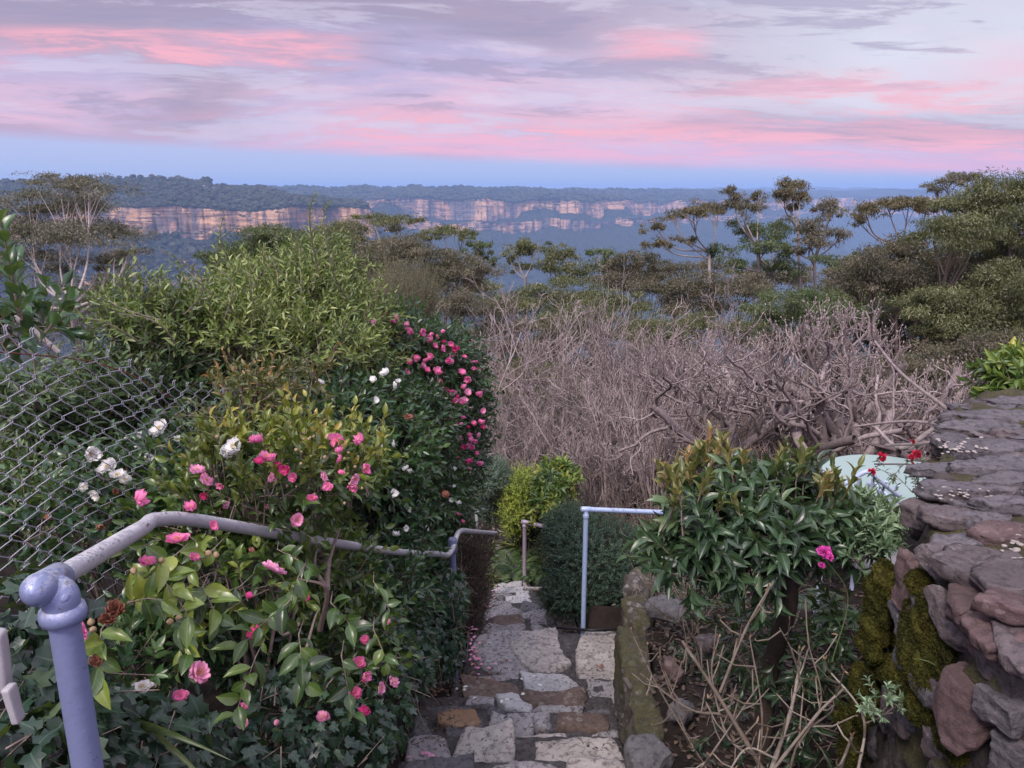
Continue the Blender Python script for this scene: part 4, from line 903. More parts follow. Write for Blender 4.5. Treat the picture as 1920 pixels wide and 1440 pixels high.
for k, a in enumerate(np.linspace(-.16, .16, 6)):
    g = Geo(); b0 = np.array([cp_[0] + a, cp_[1] - .10 + abs(a) * .3, zs]); pipe(g, smooth_line([b0, b0 + [a * .2, -.06, .2], b0 + [a * .3, -.10, .40 - abs(a) * .5]], 6), .010, 8); put('back_slat', g, M['bluewhite'], t)
g = Geo(); pipe(g, smooth_line([(cp_[0] + a * 1.2, cp_[1] - .19 + abs(a) * .25, zs + .42 - abs(a) * .9) for a in np.linspace(-.2, .2, 7)], 5), .014, 10); put('back_rail', g, M['bluewhite'], t)
for sx_ in (-1, 1):
    g = Geo(); pipe(g, smooth_line([(cp_[0] + sx_ * .21, cp_[1] - .16, zs + .2), (cp_[0] + sx_ * .23, cp_[1] + .05, zs + .19), (cp_[0] + sx_ * .23, cp_[1] + .24, zs + .17), (cp_[0] + sx_ * .22, cp_[1] + .25, zs)], 6), .016, 10); put('armrest', g, M['bluewhite'], t)
    for sy_ in (-.16, .24):
        g = Geo(); pipe(g, [(cp_[0] + sx_ * .2, cp_[1] + sy_, gzc), (cp_[0] + sx_ * .19, cp_[1] + sy_ * .95, zs)], .014, 10); put('leg', g, M['bluewhite'], t)
g = Geo(); rock(g, (cp_[0], cp_[1] + .04, zs), (.22, .21, .012), rnd=.3, amp=.001, res=(10, 10, 3), skew=0); put('seat', g, M['bluewhite'], t)
# ------------------------------------------------------------------ foliage builders
def blob_pts(blobs, n, depth=.35, rs=RNG, face=True, up_only=False):
    """points in the outer shell of a union of ellipsoids: blobs = [(centre, radii)]"""
    cs = np.array([b[0] for b in blobs]); rd = np.array([b[1] for b in blobs], float)
    ar = (rd[:, 0] * rd[:, 1] + rd[:, 0] * rd[:, 2] + rd[:, 1] * rd[:, 2]); k = rs.choice(len(blobs), int(n * 2.6), p=ar / ar.sum())
    d_ = unit(rs.normal(size=(len(k), 3))); sh = 1 - depth * rs.random(len(k)) ** 1.5
    lump = 1 + .16 * fbm((cs[k] + d_ * rd[k]) * 2.2, 3, 4)
    p = cs[k] + d_ * rd[k] * (sh * lump)[:, None]
    ok = np.ones(len(k), bool)
    for i in range(len(blobs)):
        q_ = ((p - cs[i]) / rd[i]); ok &= ~((np.sum(q_ * q_, 1) < (1 - depth) ** 2 * .9) & (k != i))
    nr = unit(d_ / rd[k])
    if face: ok &= (np.sum(nr * unit(-p), 1) > -.35)
    if up_only: ok &= nr[:, 2] > -.3
    i = np.flatnonzero(ok)[:n]; return p[i], nr[i]
def shoots(g, gt, p, nr, kind, L=.14, K=7, leaf=(.045, .02), up=.5, spread=.4, ang=1.0, droop=.15, jitter=.3, tint=(0, 1), tipt=None, tw=.0016, curve=.2, taper=.25, rs=RNG):
    """each point carries a leafy shoot; leaves set alternately round it"""
    n = len(p); 
    if n == 0: return
    d_ = unit(nr * (1 - up) + np.array([0, 0, 1.]) * up + rs.normal(0, spread, (n, 3)))
    Ls = L * rs.uniform(.5, 1.3, n); t = np.linspace(.15, 1, K)
    bend = unit(rs.normal(size=(n, 3)) + [0, 0, -.4]) * curve
    def pt(tt): return p[:, None] + (d_[:, None] * tt[None, :, None] + bend[:, None] * (tt ** 2)[None, :, None]) * Ls[:, None, None]
    pos = pt(t); dr = unit(d_[:, None] + 2 * bend[:, None] * t[None, :, None])
    a0 = unit(np.cross(d_, rs.normal(size=(n, 3)))); b0 = np.cross(d_, a0); ph = rs.uniform(0, 6.28, n)[:, None] + np.arange(K)[None] * 2.4
    rad = a0[:, None] * np.cos(ph)[..., None] + b0[:, None] * np.sin(ph)[..., None]
    an = ang * (1 - .45 * t)[None, :, None] + rs.normal(0, .12, (n, K, 1))
    ax = unit(dr * np.cos(an) + rad * np.sin(an) + rs.normal(0, jitter * .4, (n, K, 3)) + np.array([0, 0, -droop]))
    nm = dr * np.sin(an) - rad * np.cos(an) + rs.normal(0, jitter * .5, (n, K, 3)) + np.array([0, 0, .35])
    sz = rs.uniform(.65, 1.15, (n, K)) * (1 - taper * t[None] ** 2)
    tn = tint[0] + (tint[1] - tint[0]) * (rs.random((n, 1)) * .5 + rs.random((n, K)) * .5 + .45 * fbm(p * 2.3, 2, 77)[:, None])
    if tipt is not None: tn = tn * (1 - t[None] * tipt) + t[None] * tipt
    f = lambda a: a.reshape(-1, a.shape[-1]) if a.ndim == 3 else a.ravel()
    leaves(g, kind, f(pos), f(ax), f(nm), f(sz) * leaf[0], f(sz) * leaf[1], np.clip(f(tn), 0, 1))
    if gt is not None:
        tt = np.array([-.6, 0, .5, 1.]); tp_ = pt(tt)
        tubes(gt, [(tp_[i], np.array([1.6, 1.3, 1., .5]) * tw) for i in range(n)], 3)
def E(u, v, d, rx, ry, rz=None):
    """ellipsoid in metres round the point seen at (u,v) at depth d; rx, ry in photo pixels"""
    a, b = px(rx, d), px(ry, d); return (P(u, v, d), (a, a if rz is None else rz, b))
# flowers --------------------------------------------------------------
def flower_mesh(name, mat, R=.035, petals=8, whorls=2, cup=.5, ruff=.1, seed=0, stam=True):
    rs = np.random.default_rng(seed); g = Geo()
    for w in range(whorls):
        n = petals - w * 2
        for k in range(n):
            a = 2 * math.pi * (k + .5 * w) / n + rs.normal(0, .12); L = R * (1 - .22 * w) * rs.uniform(.85, 1.1); wd = L * rs.uniform(.66, .82); cu = cup + .25 * w + rs.normal(0, .12)
            V = []; A = []
            for t in (0, .22, .48, .72, .9, 1):
                ww = wd * (.22 + .78 * math.sin(min(1, t / .68) * math.pi / 2)) * math.sqrt(max(.03, 1 - max(0, (t - .5) / .5) ** 2.4)) * .66
                for s_ in np.linspace(-1, 1, 5):
                    r_ = L * t * (1 - .10 * (abs(s_) ** 2) * t + (.06 if abs(s_) < .3 and t == 1 else 0) * -1.2); z = cu * L * t * t * .9 + .18 * L * s_ * s_ * t + ruff * L * t * math.sin(s_ * 4.5 + k) + w * R * .08 + rs.normal(0, .012) * L
                    x, y = r_, ww * s_; V.append((x * math.cos(a) - y * math.sin(a), x * math.sin(a) + y * math.cos(a), z)); A.append((k / n, s_ * .5 + .5, t))
            Fq = [(5 * i + j, 5 * i + j + 1, 5 * i + j + 6, 5 * i + j + 5) for i in range(5) for j in range(4)]
            g.add(V, Fq, A)
    me = g.mesh(name, mat)
    ms = None
    if stam:
        g = Geo(); ls = []
        for k in range(26):
            a, r_ = rs.uniform(0, 6.28), R * .20 * math.sqrt(rs.random()); b = np.array([r_ * math.cos(a), r_ * math.sin(a), R * .04]); e = b * [1.7, 1.7, 1] + [0, 0, R * rs.uniform(.28, .42)]
            ls.append((np.array([b, (b + e) / 2, e]), np.array([.5, .5, 1.3]) * R * .018))
        tubes(g, ls, 3); ms = g.mesh('stamen', M['stamen'])
    return me, ms
def ball_flower(name, mat, R, n=26, seed=0):
    """ruffled double bloom or flower head made of many small petals"""
    rs = np.random.default_rng(seed); g = Geo(); d_ = unit(rs.normal(size=(n * 4, 3))); d_ = d_[d_[:, 2] > -.35][:n * 2]
    leaves(g, 'mid', d_ * R * .35, unit(d_ + rs.normal(0, .25, d_.shape)), unit(np.cross(d_, rs.normal(size=d_.shape))) + d_ * .6, R * rs.uniform(.6, .85, len(d_)), R * rs.uniform(.5, .75, len(d_)))
    for A in g.A: A[:, 1] *= .3
    return g.mesh(name, mat), None
def bud_mesh(name, mat, R=.008, L=.02):
    g = Geo(); cv, cf = cube_sphere(5, 5, 5); cv = unit(cv); V = cv * [R, R, L * .5]; V[:, :2] *= (1 - .55 * np.clip(V[:, 2:3] / (L * .5), 0, 1)); V[:, 2] += L * .5
    return g.add(V, cf, np.tile([.5, 0, .5], (len(V), 1))).mesh(name, mat)
FM = {'pink': [flower_mesh('flower', M['pet_pink'], .036, 8, 2, .35, .10, s) for s in (1, 2)], 'lpink': [flower_mesh('flower', M['pet_lpink'], .038, 9, 2, .22, .08, s) for s in (3, 4)],
      'hot': [flower_mesh('flower', M['pet_hot'], .03, 9, 3, .55, .14, 5), flower_mesh('flower', M['pet_pink'], .032, 9, 3, .6, .14, 6)],
      'white': [flower_mesh('flower', M['pet_white'], .038, 8, 2, .4, .14, s) for s in (7, 8)], 'dry': [flower_mesh('withered_flower', M['pet_dry'], .026, 9, 3, 1.0, .3, 9, False)],
      'red': [ball_flower('flower', M['pet_red'], .035, 30, 10)], 'mag': [ball_flower('flower', M['pet_mag'], .042, 40, 11)]}
BM = {'pink': bud_mesh('flower_bud', M['pet_hot'], .009, .022), 'green': bud_mesh('flower_bud', M['bud_green'], .006, .014)}
def face_rot(p, tilt=.5, rs=RNG):
    """orientation of a bloom: roughly towards the open side (viewer side and up), with scatter"""
    n = unit(unit(-p) * .9 + np.array([0, 0, .45]) + rs.normal(0, tilt, 3)); return Vector(n).to_track_quat('Z', 'Y').to_euler()
def bloom(par, kind, u, v, d, s=1.0, tilt=.4, label=None):
    d = d + RNG.uniform(-.01, .03) * d; p = P(u, v, d); me, ms = FM[kind][int(RNG.integers(len(FM[kind])))]; r = face_rot(p, tilt * 1.5)
    o = inst(me.name.split('.')[0], me, par, p, r, 1.0); s = s * .82; o.scale = (s * RNG.uniform(.8, 1.1), s * RNG.uniform(.7, 1.05), s * RNG.uniform(.7, 1.7))
    if ms is not None and d < 3.2:
        c_ = bpy.data.objects.new('stamen', ms); C.objects.link(c_); c_.parent = o
    if label: o['label'] = label
    return o
def bud(par, kind, u, v, d, s=1.0):
    p = P(u, v, d); return inst('flower_bud', BM[kind], par, p, face_rot(p, .8), s)
def bush(name, label, cat, blobs, mat, n, group=None, leafkind='mid', inner=.3, parts='foliage', stem=True, base=None, twm='bark', pts=None, shell=.35, tmat=None, **k):
    c0 = np.mean([b[0] for b in blobs], 0) if base is None else np.asarray(base, float)
    bz = float(ground_z(c0[0], c0[1])); t = thing(name, label, cat, (c0[0], c0[1], bz), group)
    g, gt = Geo(), Geo()
    p, nr = blob_pts(blobs, n, shell)
    shoots(g, gt, p, nr, leafkind, **k)
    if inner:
        p2, n2 = blob_pts([(b[0], tuple(np.array(b[1]) * .74)) for b in blobs], int(n * inner), .6); k2 = dict(k); k2['tint'] = (0, .35); k2['spread'] = .9  # inner leaves kept to dark tints, interior shade put into the colour
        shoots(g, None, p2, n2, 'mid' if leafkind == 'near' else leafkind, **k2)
    put(parts, g, M[mat], t); 
    if stem:
        ls = []; b0 = np.array([c0[0], c0[1], bz])
        for bl in blobs:
            for _ in range(2):
                e = bl[0] + RNG.normal(0, .3, 3) * np.array(bl[1]); m_ = b0 * .5 + e * .5 + RNG.normal(0, .12, 3) * np.array(bl[1]); r0 = .005 + .010 * min(bl[1])
                ls.append((smooth_line([b0 + RNG.normal(0, .04, 3) * [1, 1, 0], m_, e], 5), np.linspace(r0 * 1.6, r0 * .5, 11)))
        tubes(gt, ls, 6)
    put('stem', gt, M[twm], t); return t

# ================================================================== left-hand hedge
# A  young pink camellia behind the near rail
cam_b = [E(520, 905, 2.7, 110, 60, .28), E(640, 890, 3.1, 60, 50, .25), E(380, 960, 2.6, 70, 45, .2), E(430, 1070, 2.55, 110, 45, .22), E(590, 1075, 3.3, 90, 60, .25), E(640, 1215, 3.1, 70, 60, .25)]
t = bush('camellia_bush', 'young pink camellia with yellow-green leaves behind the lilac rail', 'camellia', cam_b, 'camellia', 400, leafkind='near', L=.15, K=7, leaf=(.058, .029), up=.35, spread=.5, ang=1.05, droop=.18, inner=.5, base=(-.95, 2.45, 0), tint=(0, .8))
CAMA = t
g, gt = Geo(), Geo(); p, nr = blob_pts([E(510, 880, 2.6, 110, 40, .25), E(640, 875, 2.95, 60, 30, .2), E(420, 925, 2.4, 60, 35, .18)], 120, .15, up_only=True)
shoots(g, gt, p, nr, 'near', L=.15, K=8, leaf=(.052, .025), up=.75, spread=.3, ang=.9, droop=0, tint=(.0, 1)); put('young_foliage', g, M['camellia_y'], t); put('young_stem', gt, M['twig_tan'], t)
# sprays hanging over the dark hollow below the rail
g, gt = Geo(), Geo(); sp = []
for (u, v, d, du, dv, K) in [(190, 1180, 1.50, -10, 60, 7), (240, 1130, 1.55, 60, -30, 8), (330, 1160, 1.62, 20, 40, 6), (450, 1100, 1.75, -90, 20, 8), (560, 1190, 1.80, 10, 70, 9), (540, 1130, 1.8, -90, 60, 8), (480, 1230, 1.85, -40, 90, 8), (640, 1230, 2.1, 20, 90, 7), (700, 1180, 2.4, 30, 60, 7),
          (560, 1080, 1.85, -30, 60, 7), (400, 1030, 1.9, -60, 40, 7), (620, 1130, 2.0, 40, 30, 7), (330, 1040, 1.62, -60, 20, 6), (700, 1090, 2.6, 30, 40, 6), (300, 1080, 1.6, 50, 50, 6), (520, 1030, 2.25, 60, 20, 6), (380, 1100, 1.7, 30, 50, 6)]:
    a, b = P(u, v, d), P(u + du, v + dv, d - .05); L_ = np.linalg.norm(b - a); dr = unit((b - a)[None]); t_ = np.linspace(.1, 1, K)
    pos = a + (b - a) * t_[:, None] + np.array([0, 0, -.03]) * (t_ ** 2)[:, None]; sgn = np.where(np.arange(K) % 2, 1, -1)[:, None]
    sd = unit(np.cross(dr, unit(-a)[None])); ax = unit(dr * .7 + sd * sgn * RNG.uniform(.4, 1.0, (K, 1)) + RNG.normal(0, .38, (K, 3)) + [0, 0, -.2]); nm = unit(-a)[None] + RNG.normal(0, .5, (K, 3)) + [0, 0, .5]
    leaves(g, 'near', pos, ax, nm, RNG.uniform(.040, .070, K), RNG.uniform(.022, .033, K), np.clip(RNG.normal(.55 if u < 420 else .25, .2, K), 0, 1)); gt_l = [(np.vstack([a - (b - a) * .12 + [0, .05, 0.0], a, pos[K // 2], pos[-1]]), np.array([.0006, .0017, .0014, .0008]))]; tubes(gt, gt_l, 5)
put('hanging_foliage', g, M['camellia'], t)
# crooked grey stems seen in the hollow
for pts, r in [([(600, 1180, 2.5), (612, 1105, 2.35), (560, 1085, 2.3)], .008), ([(612, 1110, 2.65), (618, 1050, 2.85), (640, 985, 3.0)], .010), ([(612, 1105, 2.65), (590, 1060, 2.8), (600, 1010, 2.9)], .008), ([(560, 1170, 2.2), (530, 1190, 2.1), (510, 1150, 2.1)], .005), ([(575, 1215, 2.15), (590, 1160, 2.2), (600, 1140, 2.3)], .004)]:
    l = smooth_line([P(*q_) for q_ in pts], 6); gb = Geo(); tubes(gb, [(l, np.linspace(r * 1.2, r * .3, len(l)))], 8); put('branch', gb, M['bark'], t)
put('spray_stem', gt, M['bark'], t)
for (k, u, v, d, s) in [('lpink', 511, 1070, 1.66, 1.0), ('pink', 333, 1012, 1.66, .9), ('pink', 255, 938, 1.62, .95), ('pink', 158, 1172, 1.38, .85), ('lpink', 370, 1265, 1.85, .95), ('pink', 338, 1304, 1.95, .7), ('lpink', 608, 1348, 2.3, .8), ('hot', 665, 1300, 2.3, .95), ('hot', 690, 1335, 2.3, .8),
     ('pink', 672, 1243, 2.35, .75), ('pink', 683, 1268, 2.35, .7), ('lpink', 735, 1280, 2.45, .85), ('lpink', 712, 1290, 2.4, .7), ('hot', 480, 1195, 1.95, .85), ('pink', 480, 830, 2.15, .95), ('pink', 634, 828, 2.45, 1.0), ('pink', 680, 828, 2.5, .9), ('hot', 536, 878, 2.25, .85), ('pink', 500, 862, 2.3, .9), ('hot', 488, 868, 2.2, .7),
     ('lpink', 370, 885, 2.05, .8), ('lpink', 385, 905, 2.05, .7), ('lpink', 556, 975, 2.3, .8), ('pink', 585, 935, 2.3, .6), ('pink', 360, 955, 2.0, .7), ('pink', 455, 1325, 2.0, .45), ('lpink', 455, 1355, 2.1, .6), ('lpink', 520, 1355, 2.2, .4), ('lpink', 552, 1308, 2.1, .4), ('hot', 685, 1200, 2.4, .6), ('lpink', 726, 1166, 2.6, .5), ('pink', 275, 1055, 1.58, .55), ('pink', 362, 1046, 1.7, .5), ('pink', 615, 912, 2.4, .6), ('pink', 400, 985, 1.9, .5), ('lpink', 605, 895, 2.4, .6)]: bloom(t, k, u, v, d, s)
for _ in range(16): bloom(t, ['pink', 'lpink', 'hot'][int(RNG.integers(3))], RNG.uniform(370, 690), RNG.uniform(840, 950), RNG.uniform(2.25, 2.5), RNG.uniform(.35, .7), .9)
for (k, u, v, d, s) in [('white', 267, 1290, 1.85, .8), ('white', 440, 838, 2.2, 1.0), ('white', 425, 850, 2.2, .9)]: bloom(t, k, u, v, d, s, label='white flower')
for (k, u, v, d, s) in [('dry', 215, 1148, 1.45, .9), ('dry', 183, 1240, 1.45, .6), ('dry', 205, 1160, 1.45, .8), ('dry', 185, 1262, 1.46, .7), ('dry', 470, 1035, 1.8, .5)]: bloom(t, k, u, v, d, s)
for (u, v) in [(575, 1124), (707, 1235), (463, 1113)]: bud(t, 'pink', u, v, 1.95 + (u - 460) * .002, 1.0)
for _ in range(44): bud(t, 'green', RNG.uniform(400, 690), RNG.uniform(800, 960), RNG.uniform(2.3, 2.6), RNG.uniform(.6, 1.0))
for (u, v) in [(330, 1158), (325, 1165), (336, 1170), (172, 1172), (178, 1180), (395, 1040), (405, 1045), (250, 1065), (302, 1050)]: bud(t, 'green', u, v, 1.52 + max(0, u - 200) * .0008, 1.2)

# B  white camellia tangled in front of the wire fence
t = bush('camellia_bush', 'white camellia with dark leaves beside the wire fence', 'camellia', [E(190, 900, 2.75, 60, 40, .10), E(290, 860, 3.1, 40, 35, .12), E(100, 985, 2.5, 60, 35, .08), E(345, 920, 2.75, 30, 40, .15), E(200, 1010, 2.7, 60, 35, .1), E(290, 985, 2.6, 40, 30, .1)], 'dark', 150, leafkind='near', L=.15, K=7, leaf=(.056, .028), up=.3, spread=.6, base=(-1.45, 2.7, 0), inner=.6, tint=(0, .9))
for (u, v, d, s) in [(170, 850, 2.5, .85), (205, 878, 2.55, 1.2), (220, 892, 2.5, .9), (236, 900, 2.55, .7), (302, 806, 2.9, 1.3), (268, 818, 2.9, .95), (275, 858, 2.75, .8), (330, 862, 2.8, .7), (180, 928, 2.5, .7), (160, 915, 2.45, .6), (335, 825, 2.9, .7)]: bloom(t, 'white', u, v, d, s)
for (u, v, d) in [(185, 985, 2.4), (215, 922, 2.5), (95, 975, 2.3)]: bloom(t, 'dry', u, v, d, .6)

# C  tall dark hedge with small white flowers
hb = [E(730, 860, 4.4, 80, 85, .4), E(765, 800, 5.0, 85, 75, .4), E(798, 900, 5.45, 52, 80, .35), E(785, 1000, 5.6, 52, 70, .3), E(720, 1010, 4.35, 75, 70, .3), E(715, 1120, 3.9, 70, 65, .3), E(680, 755, 4.6, 90, 50, .4), E(770, 1115, 5.0, 50, 55, .25), E(620, 780, 4.1, 80, 45, .35), E(520, 800, 3.6, 80, 40, .3), E(450, 810, 3.3, 40, 35, .25), E(330, 1170, 2.7, 70, 60, .2), E(450, 1190, 3.0, 70, 60, .2), E(560, 1180, 3.3, 70, 60, .25), E(240, 1260, 2.4, 60, 50, .15)]  # low left blobs added as dark leaf filler for the shaded hollow
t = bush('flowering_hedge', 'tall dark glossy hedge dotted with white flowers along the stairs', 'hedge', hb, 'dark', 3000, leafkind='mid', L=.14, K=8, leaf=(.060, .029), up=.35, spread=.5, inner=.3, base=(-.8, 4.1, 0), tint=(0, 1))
for (u, v) in [(768, 885), (762, 880), (803, 990), (740, 830), (738, 925), (852, 912), (800, 895), (723, 700), (738, 722), (745, 715), (835, 760), (700, 712), (600, 720), (850, 880), (765, 955), (846, 938), (680, 905), (718, 836), (705, 750), (655, 832), (650, 805), (760, 990), (742, 1005), (860, 945)]: bloom(t, 'white', u, v, (3.75 if u < 790 else 4.6) + (u - 700) * .003, RNG.uniform(.5, .9), .8)
for (u, v) in [(838, 930), (612, 690), (775, 780)]: bloom(t, 'dry', u, v, 4.1, 1.1)
# D  pink camellia at the far end of the hedge
pb_ = [E(850, 690, 5.9, 50, 60, .4), E(872, 760, 6.3, 38, 60, .35), E(868, 850, 6.2, 36, 60, .35), E(800, 660, 5.6, 60, 45, .4), E(740, 625, 5.3, 60, 38, .4), E(840, 940, 5.8, 35, 60, .3)]
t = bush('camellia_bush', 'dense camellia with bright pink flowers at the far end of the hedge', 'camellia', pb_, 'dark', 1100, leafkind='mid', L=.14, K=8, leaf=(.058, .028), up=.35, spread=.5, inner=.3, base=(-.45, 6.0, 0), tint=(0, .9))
fl = [(790, 622), (806, 626), (818, 632), (830, 640), (845, 645), (857, 652), (850, 660), (700, 605), (740, 598), (735, 603), (722, 592), (763, 610), (870, 670), (880, 710), (868, 698), (890, 680), (846, 668), (843, 680), (886, 690), (895, 695), (866, 752), (860, 748), (900, 740), (905, 800), (900, 815), (876, 800), (880, 815), (860, 820), (870, 838), (890, 825), (885, 840), (893, 850), (878, 860), (898, 870), (845, 785), (798, 672), (780, 672), (868, 780), (835, 730), (852, 850), (905, 770), (880, 880), (832, 620), (815, 648), (860, 860), (792, 685)]
for (u, v) in fl: bloom(t, ['pink', 'hot', 'pink', 'lpink'][int(RNG.integers(4))], u, v, 4.95 + (u - 780) * .0045, RNG.uniform(.65, 1.2), .8)
fl2 = [(RNG.uniform(760, 905), 0) for _ in range(26)]
for (u, _v) in fl2: bloom(t, ['pink', 'hot', 'lpink'][int(RNG.integers(3))], u, float(np.interp(u, [760, 830, 905], [615, 640, 740])) + RNG.uniform(0, 110), 4.85 + (u - 780) * .0045, RNG.uniform(.7, 1.2), .7)
for (u, v) in [(862, 965), (867, 978), (783, 1013), (790, 690)]: bloom(t, 'pink', u, v, 5.2, .6)

# E  light green privet mass above, with whippy leaders
pv = [E(570, 590, 4.8, 100, 62, .5), E(600, 520, 5.2, 55, 28, .3), E(440, 630, 4.2, 90, 40, .4), E(660, 630, 5.0, 55, 45, .4), E(560, 660, 4.4, 120, 40, .4), E(330, 620, 4.0, 60, 28, .3), E(250, 600, 3.9, 35, 20, .2), E(540, 545, 5.0, 80, 25, .4), E(640, 700, 4.7, 70, 30, .4), E(470, 560, 4.8, 50, 25, .3), E(710, 640, 5.5, 45, 40, .3)]
t = bush('privet_bush', 'big light green privet with long upright shoots rising over the hedge', 'shrub', pv, 'privet', 2300, leafkind='mid', L=.22, K=12, leaf=(.060, .019), up=.5, spread=.45, inner=.25, base=(-1.5, 4.5, 0), tint=(.0, 1), droop=.05)
_wh = [((u_, v_ + 60, d_), (u_ + RNG.uniform(-35, 35), v_ - RNG.uniform(10, 60), d_)) for u_, v_, d_ in [(RNG.uniform(200, 720), 0, 0) for _ in range(34)] for v_, d_ in [(float(np.interp(u_, [200, 330, 450, 560, 660, 740], [575, 560, 515, 490, 520, 590])), float(np.interp(u_, [200, 450, 700], [3.7, 4.4, 5.0])))]]
g, gt = Geo(), Geo()
lead = [((600, 520, 4.3), (596, 365, 4.1)), ((622, 500, 4.3), (618, 385, 4.15)), ((590, 500, 4.3), (584, 440, 4.2)), ((427, 480, 4.0), (423, 402, 3.95)), ((345, 590, 3.6), (292, 468, 3.5)), ((505, 560, 4.2), (500, 470, 4.2)), ((420, 600, 3.9), (395, 500, 3.8)), ((540, 520, 4.3), (530, 440, 4.2)), ((470, 560, 4.1), (455, 470, 4.0)), ((650, 560, 4.5), (660, 470, 4.5)), ((380, 560, 3.8), (340, 500, 3.7)),
        ((300, 600, 3.6), (200, 545, 3.5)), ((330, 650, 3.4), (220, 590, 3.3)), ((680, 600, 4.6), (700, 500, 4.6)), ((565, 560, 4.2), (560, 455, 4.2)), ((260, 640, 3.4), (170, 600, 3.3)), ((480, 600, 4.0), (520, 490, 4.0)), ((240, 590, 3.5), (180, 560, 3.4))]
for a, b in lead + _wh:
    a, b = P(*a), P(*b); L_ = np.linalg.norm(b - a); K = int(L_ / .012); t_ = np.linspace(0, 1, K); bd = RNG.normal(0, .05, 3)
    pos = a + (b - a) * t_[:, None] + bd * np.sin(t_ * 3)[:, None]; dr = unit(np.gradient(pos, axis=0)); ph = np.arange(K) * 2.4; a0 = unit(np.cross(dr, [.3, .7, .2])); b0_ = np.cross(dr, a0); rad = a0 * np.cos(ph)[:, None] + b0_ * np.sin(ph)[:, None]
    leaves(g, 'mid', pos, unit(dr * .8 + rad), dr - rad * .6 + RNG.normal(0, .2, (K, 3)), .052 * (1 - .5 * t_) * RNG.uniform(.7, 1.2, K), .018 * (1 - .4 * t_), RNG.uniform(.2, .9, K)); tubes(gt, [(pos, np.linspace(.005, .0015, K))], 5)
put('leader_foliage', g, M['privet'], t); put('leader', gt, M['twig_tan'], t)
# F  orange-leaved patch
t = bush('azalea_bush', 'small bush turning orange in the middle of the hedge', 'shrub', [E(470, 730, 3.15, 55, 20, .2), E(560, 715, 3.3, 50, 14, .15), E(450, 765, 3.0, 40, 16, .15), E(525, 765, 3.1, 30, 14, .12)], 'orange', 80, leafkind='near', L=.12, K=7, leaf=(.046, .019), up=.5, spread=.5, inner=.5, base=(-1.3, 3.3, 0), tint=(0, .75))
# G  green foliage behind the fence
t = bush('privet_bush', 'dull green leafy shrub growing behind the wire fence', 'shrub', [E(270, 740, 3.9, 110, 70, .3), E(340, 700, 4.1, 55, 40, .25), E(120, 850, 3.6, 90, 80, .25), E(260, 900, 3.7, 90, 60, .25), E(60, 760, 3.3, 40, 40, .2), E(40, 960, 3.0, 60, 60, .2)], 'privet_g', 1300, leafkind='mid', L=.18, K=10, leaf=(.060, .020), up=.45, spread=.5, inner=.4, base=(-1.9, 3.3, 0))
# H  branch at the left edge
t = bush('evergreen_shrub', 'large-leaved evergreen shoot rising at the left frame edge', 'shrub', [E(50, 615, 2.3, 45, 30, .1), E(10, 600, 2.2, 30, 30, .1), E(100, 590, 2.4, 30, 20, .1)], 'dark', 20, leafkind='near', L=.14, K=7, leaf=(.07, .034), up=.5, spread=.4, inner=0, base=(-1.6, 2.2, 0), tint=(.3, 1), stem=False)
g, gt = Geo(), Geo()
for (a, b, K) in [((36, 590, 1.7), (2, 415, 1.6), 15), ((40, 600, 2.0), (30, 480, 1.95), 9), ((75, 640, 2.1), (130, 560, 2.1), 9)]:
    a, b = P(*a), P(*b); t_ = np.linspace(0, 1, K); pos = a + (b - a) * t_[:, None]; dr = unit(b - a)[None].repeat(K, 0); ph = np.arange(K) * 2.4 + 1; a0 = unit(np.cross(dr, [.3, .7, .2])); b0_ = np.cross(dr, a0); rad = a0 * np.cos(ph)[:, None] + b0_ * np.sin(ph)[:, None]
    leaves(g, 'near', pos, unit(dr * .9 + rad * .8), dr - rad * .6, .062 * RNG.uniform(.7, 1.1, K), .03, RNG.uniform(.3, .95, K)); tubes(gt, [(pos, np.linspace(.004, .0015, K))], 5)
put('leader_foliage', g, M['dark'], t); put('leader', gt, M['bark'], t)
l = smooth_line([P(-30, 560, 2.5), P(20, 592, 2.5), P(60, 618, 2.55), P(110, 660, 2.6)], 6); g = Geo(); tubes(g, [(l, np.linspace(.012, .008, len(l)))], 8); put('branch', g, M['bark_white'], t)

# I  feathery green shrub and the hidden companion behind the hedge
t = bush('broom_shrub', 'soft feathery green shrub rising behind the pink flowers', 'shrub', [E(765, 580, 7.0, 38, 45, .3), E(740, 560, 7.2, 30, 30, .3), E(790, 570, 7.3, 25, 35, .3), E(710, 585, 6.6, 40, 30, .3)], 'feather', 1500, leafkind='far', L=.28, K=16, leaf=(.028, .004), up=.8, spread=.22, inner=.2, base=(-.9, 7.0, 0), tw=.001)
# J  ivy
def ivy(name, label, blobs, n, mat, size, base, kind='ivy', flatn=.75):
    c0 = np.array(base, float); bz = float(ground_z(c0[0], c0[1])); t = thing(name, label, 'ivy', (c0[0], c0[1], bz)); g, gt = Geo(), Geo()
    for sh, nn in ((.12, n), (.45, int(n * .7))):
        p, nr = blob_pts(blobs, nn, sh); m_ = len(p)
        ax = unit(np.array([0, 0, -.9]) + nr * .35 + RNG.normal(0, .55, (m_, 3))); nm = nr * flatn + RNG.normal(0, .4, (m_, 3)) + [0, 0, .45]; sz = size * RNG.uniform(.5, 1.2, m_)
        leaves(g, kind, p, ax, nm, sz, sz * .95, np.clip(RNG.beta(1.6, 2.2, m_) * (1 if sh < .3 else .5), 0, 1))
    p, nr = blob_pts(blobs, n // 14, .3)
    tubes(gt, [(np.array([a, a + unit(RNG.normal(size=3)) * .06, a + unit(RNG.normal(size=3)) * .13 + [0, 0, -.04]]), np.array([.0028, .0022, .0012])) for a in p], 4)
    put('foliage', g, M[mat], t); put('stem', gt, M['bark'], t); return t
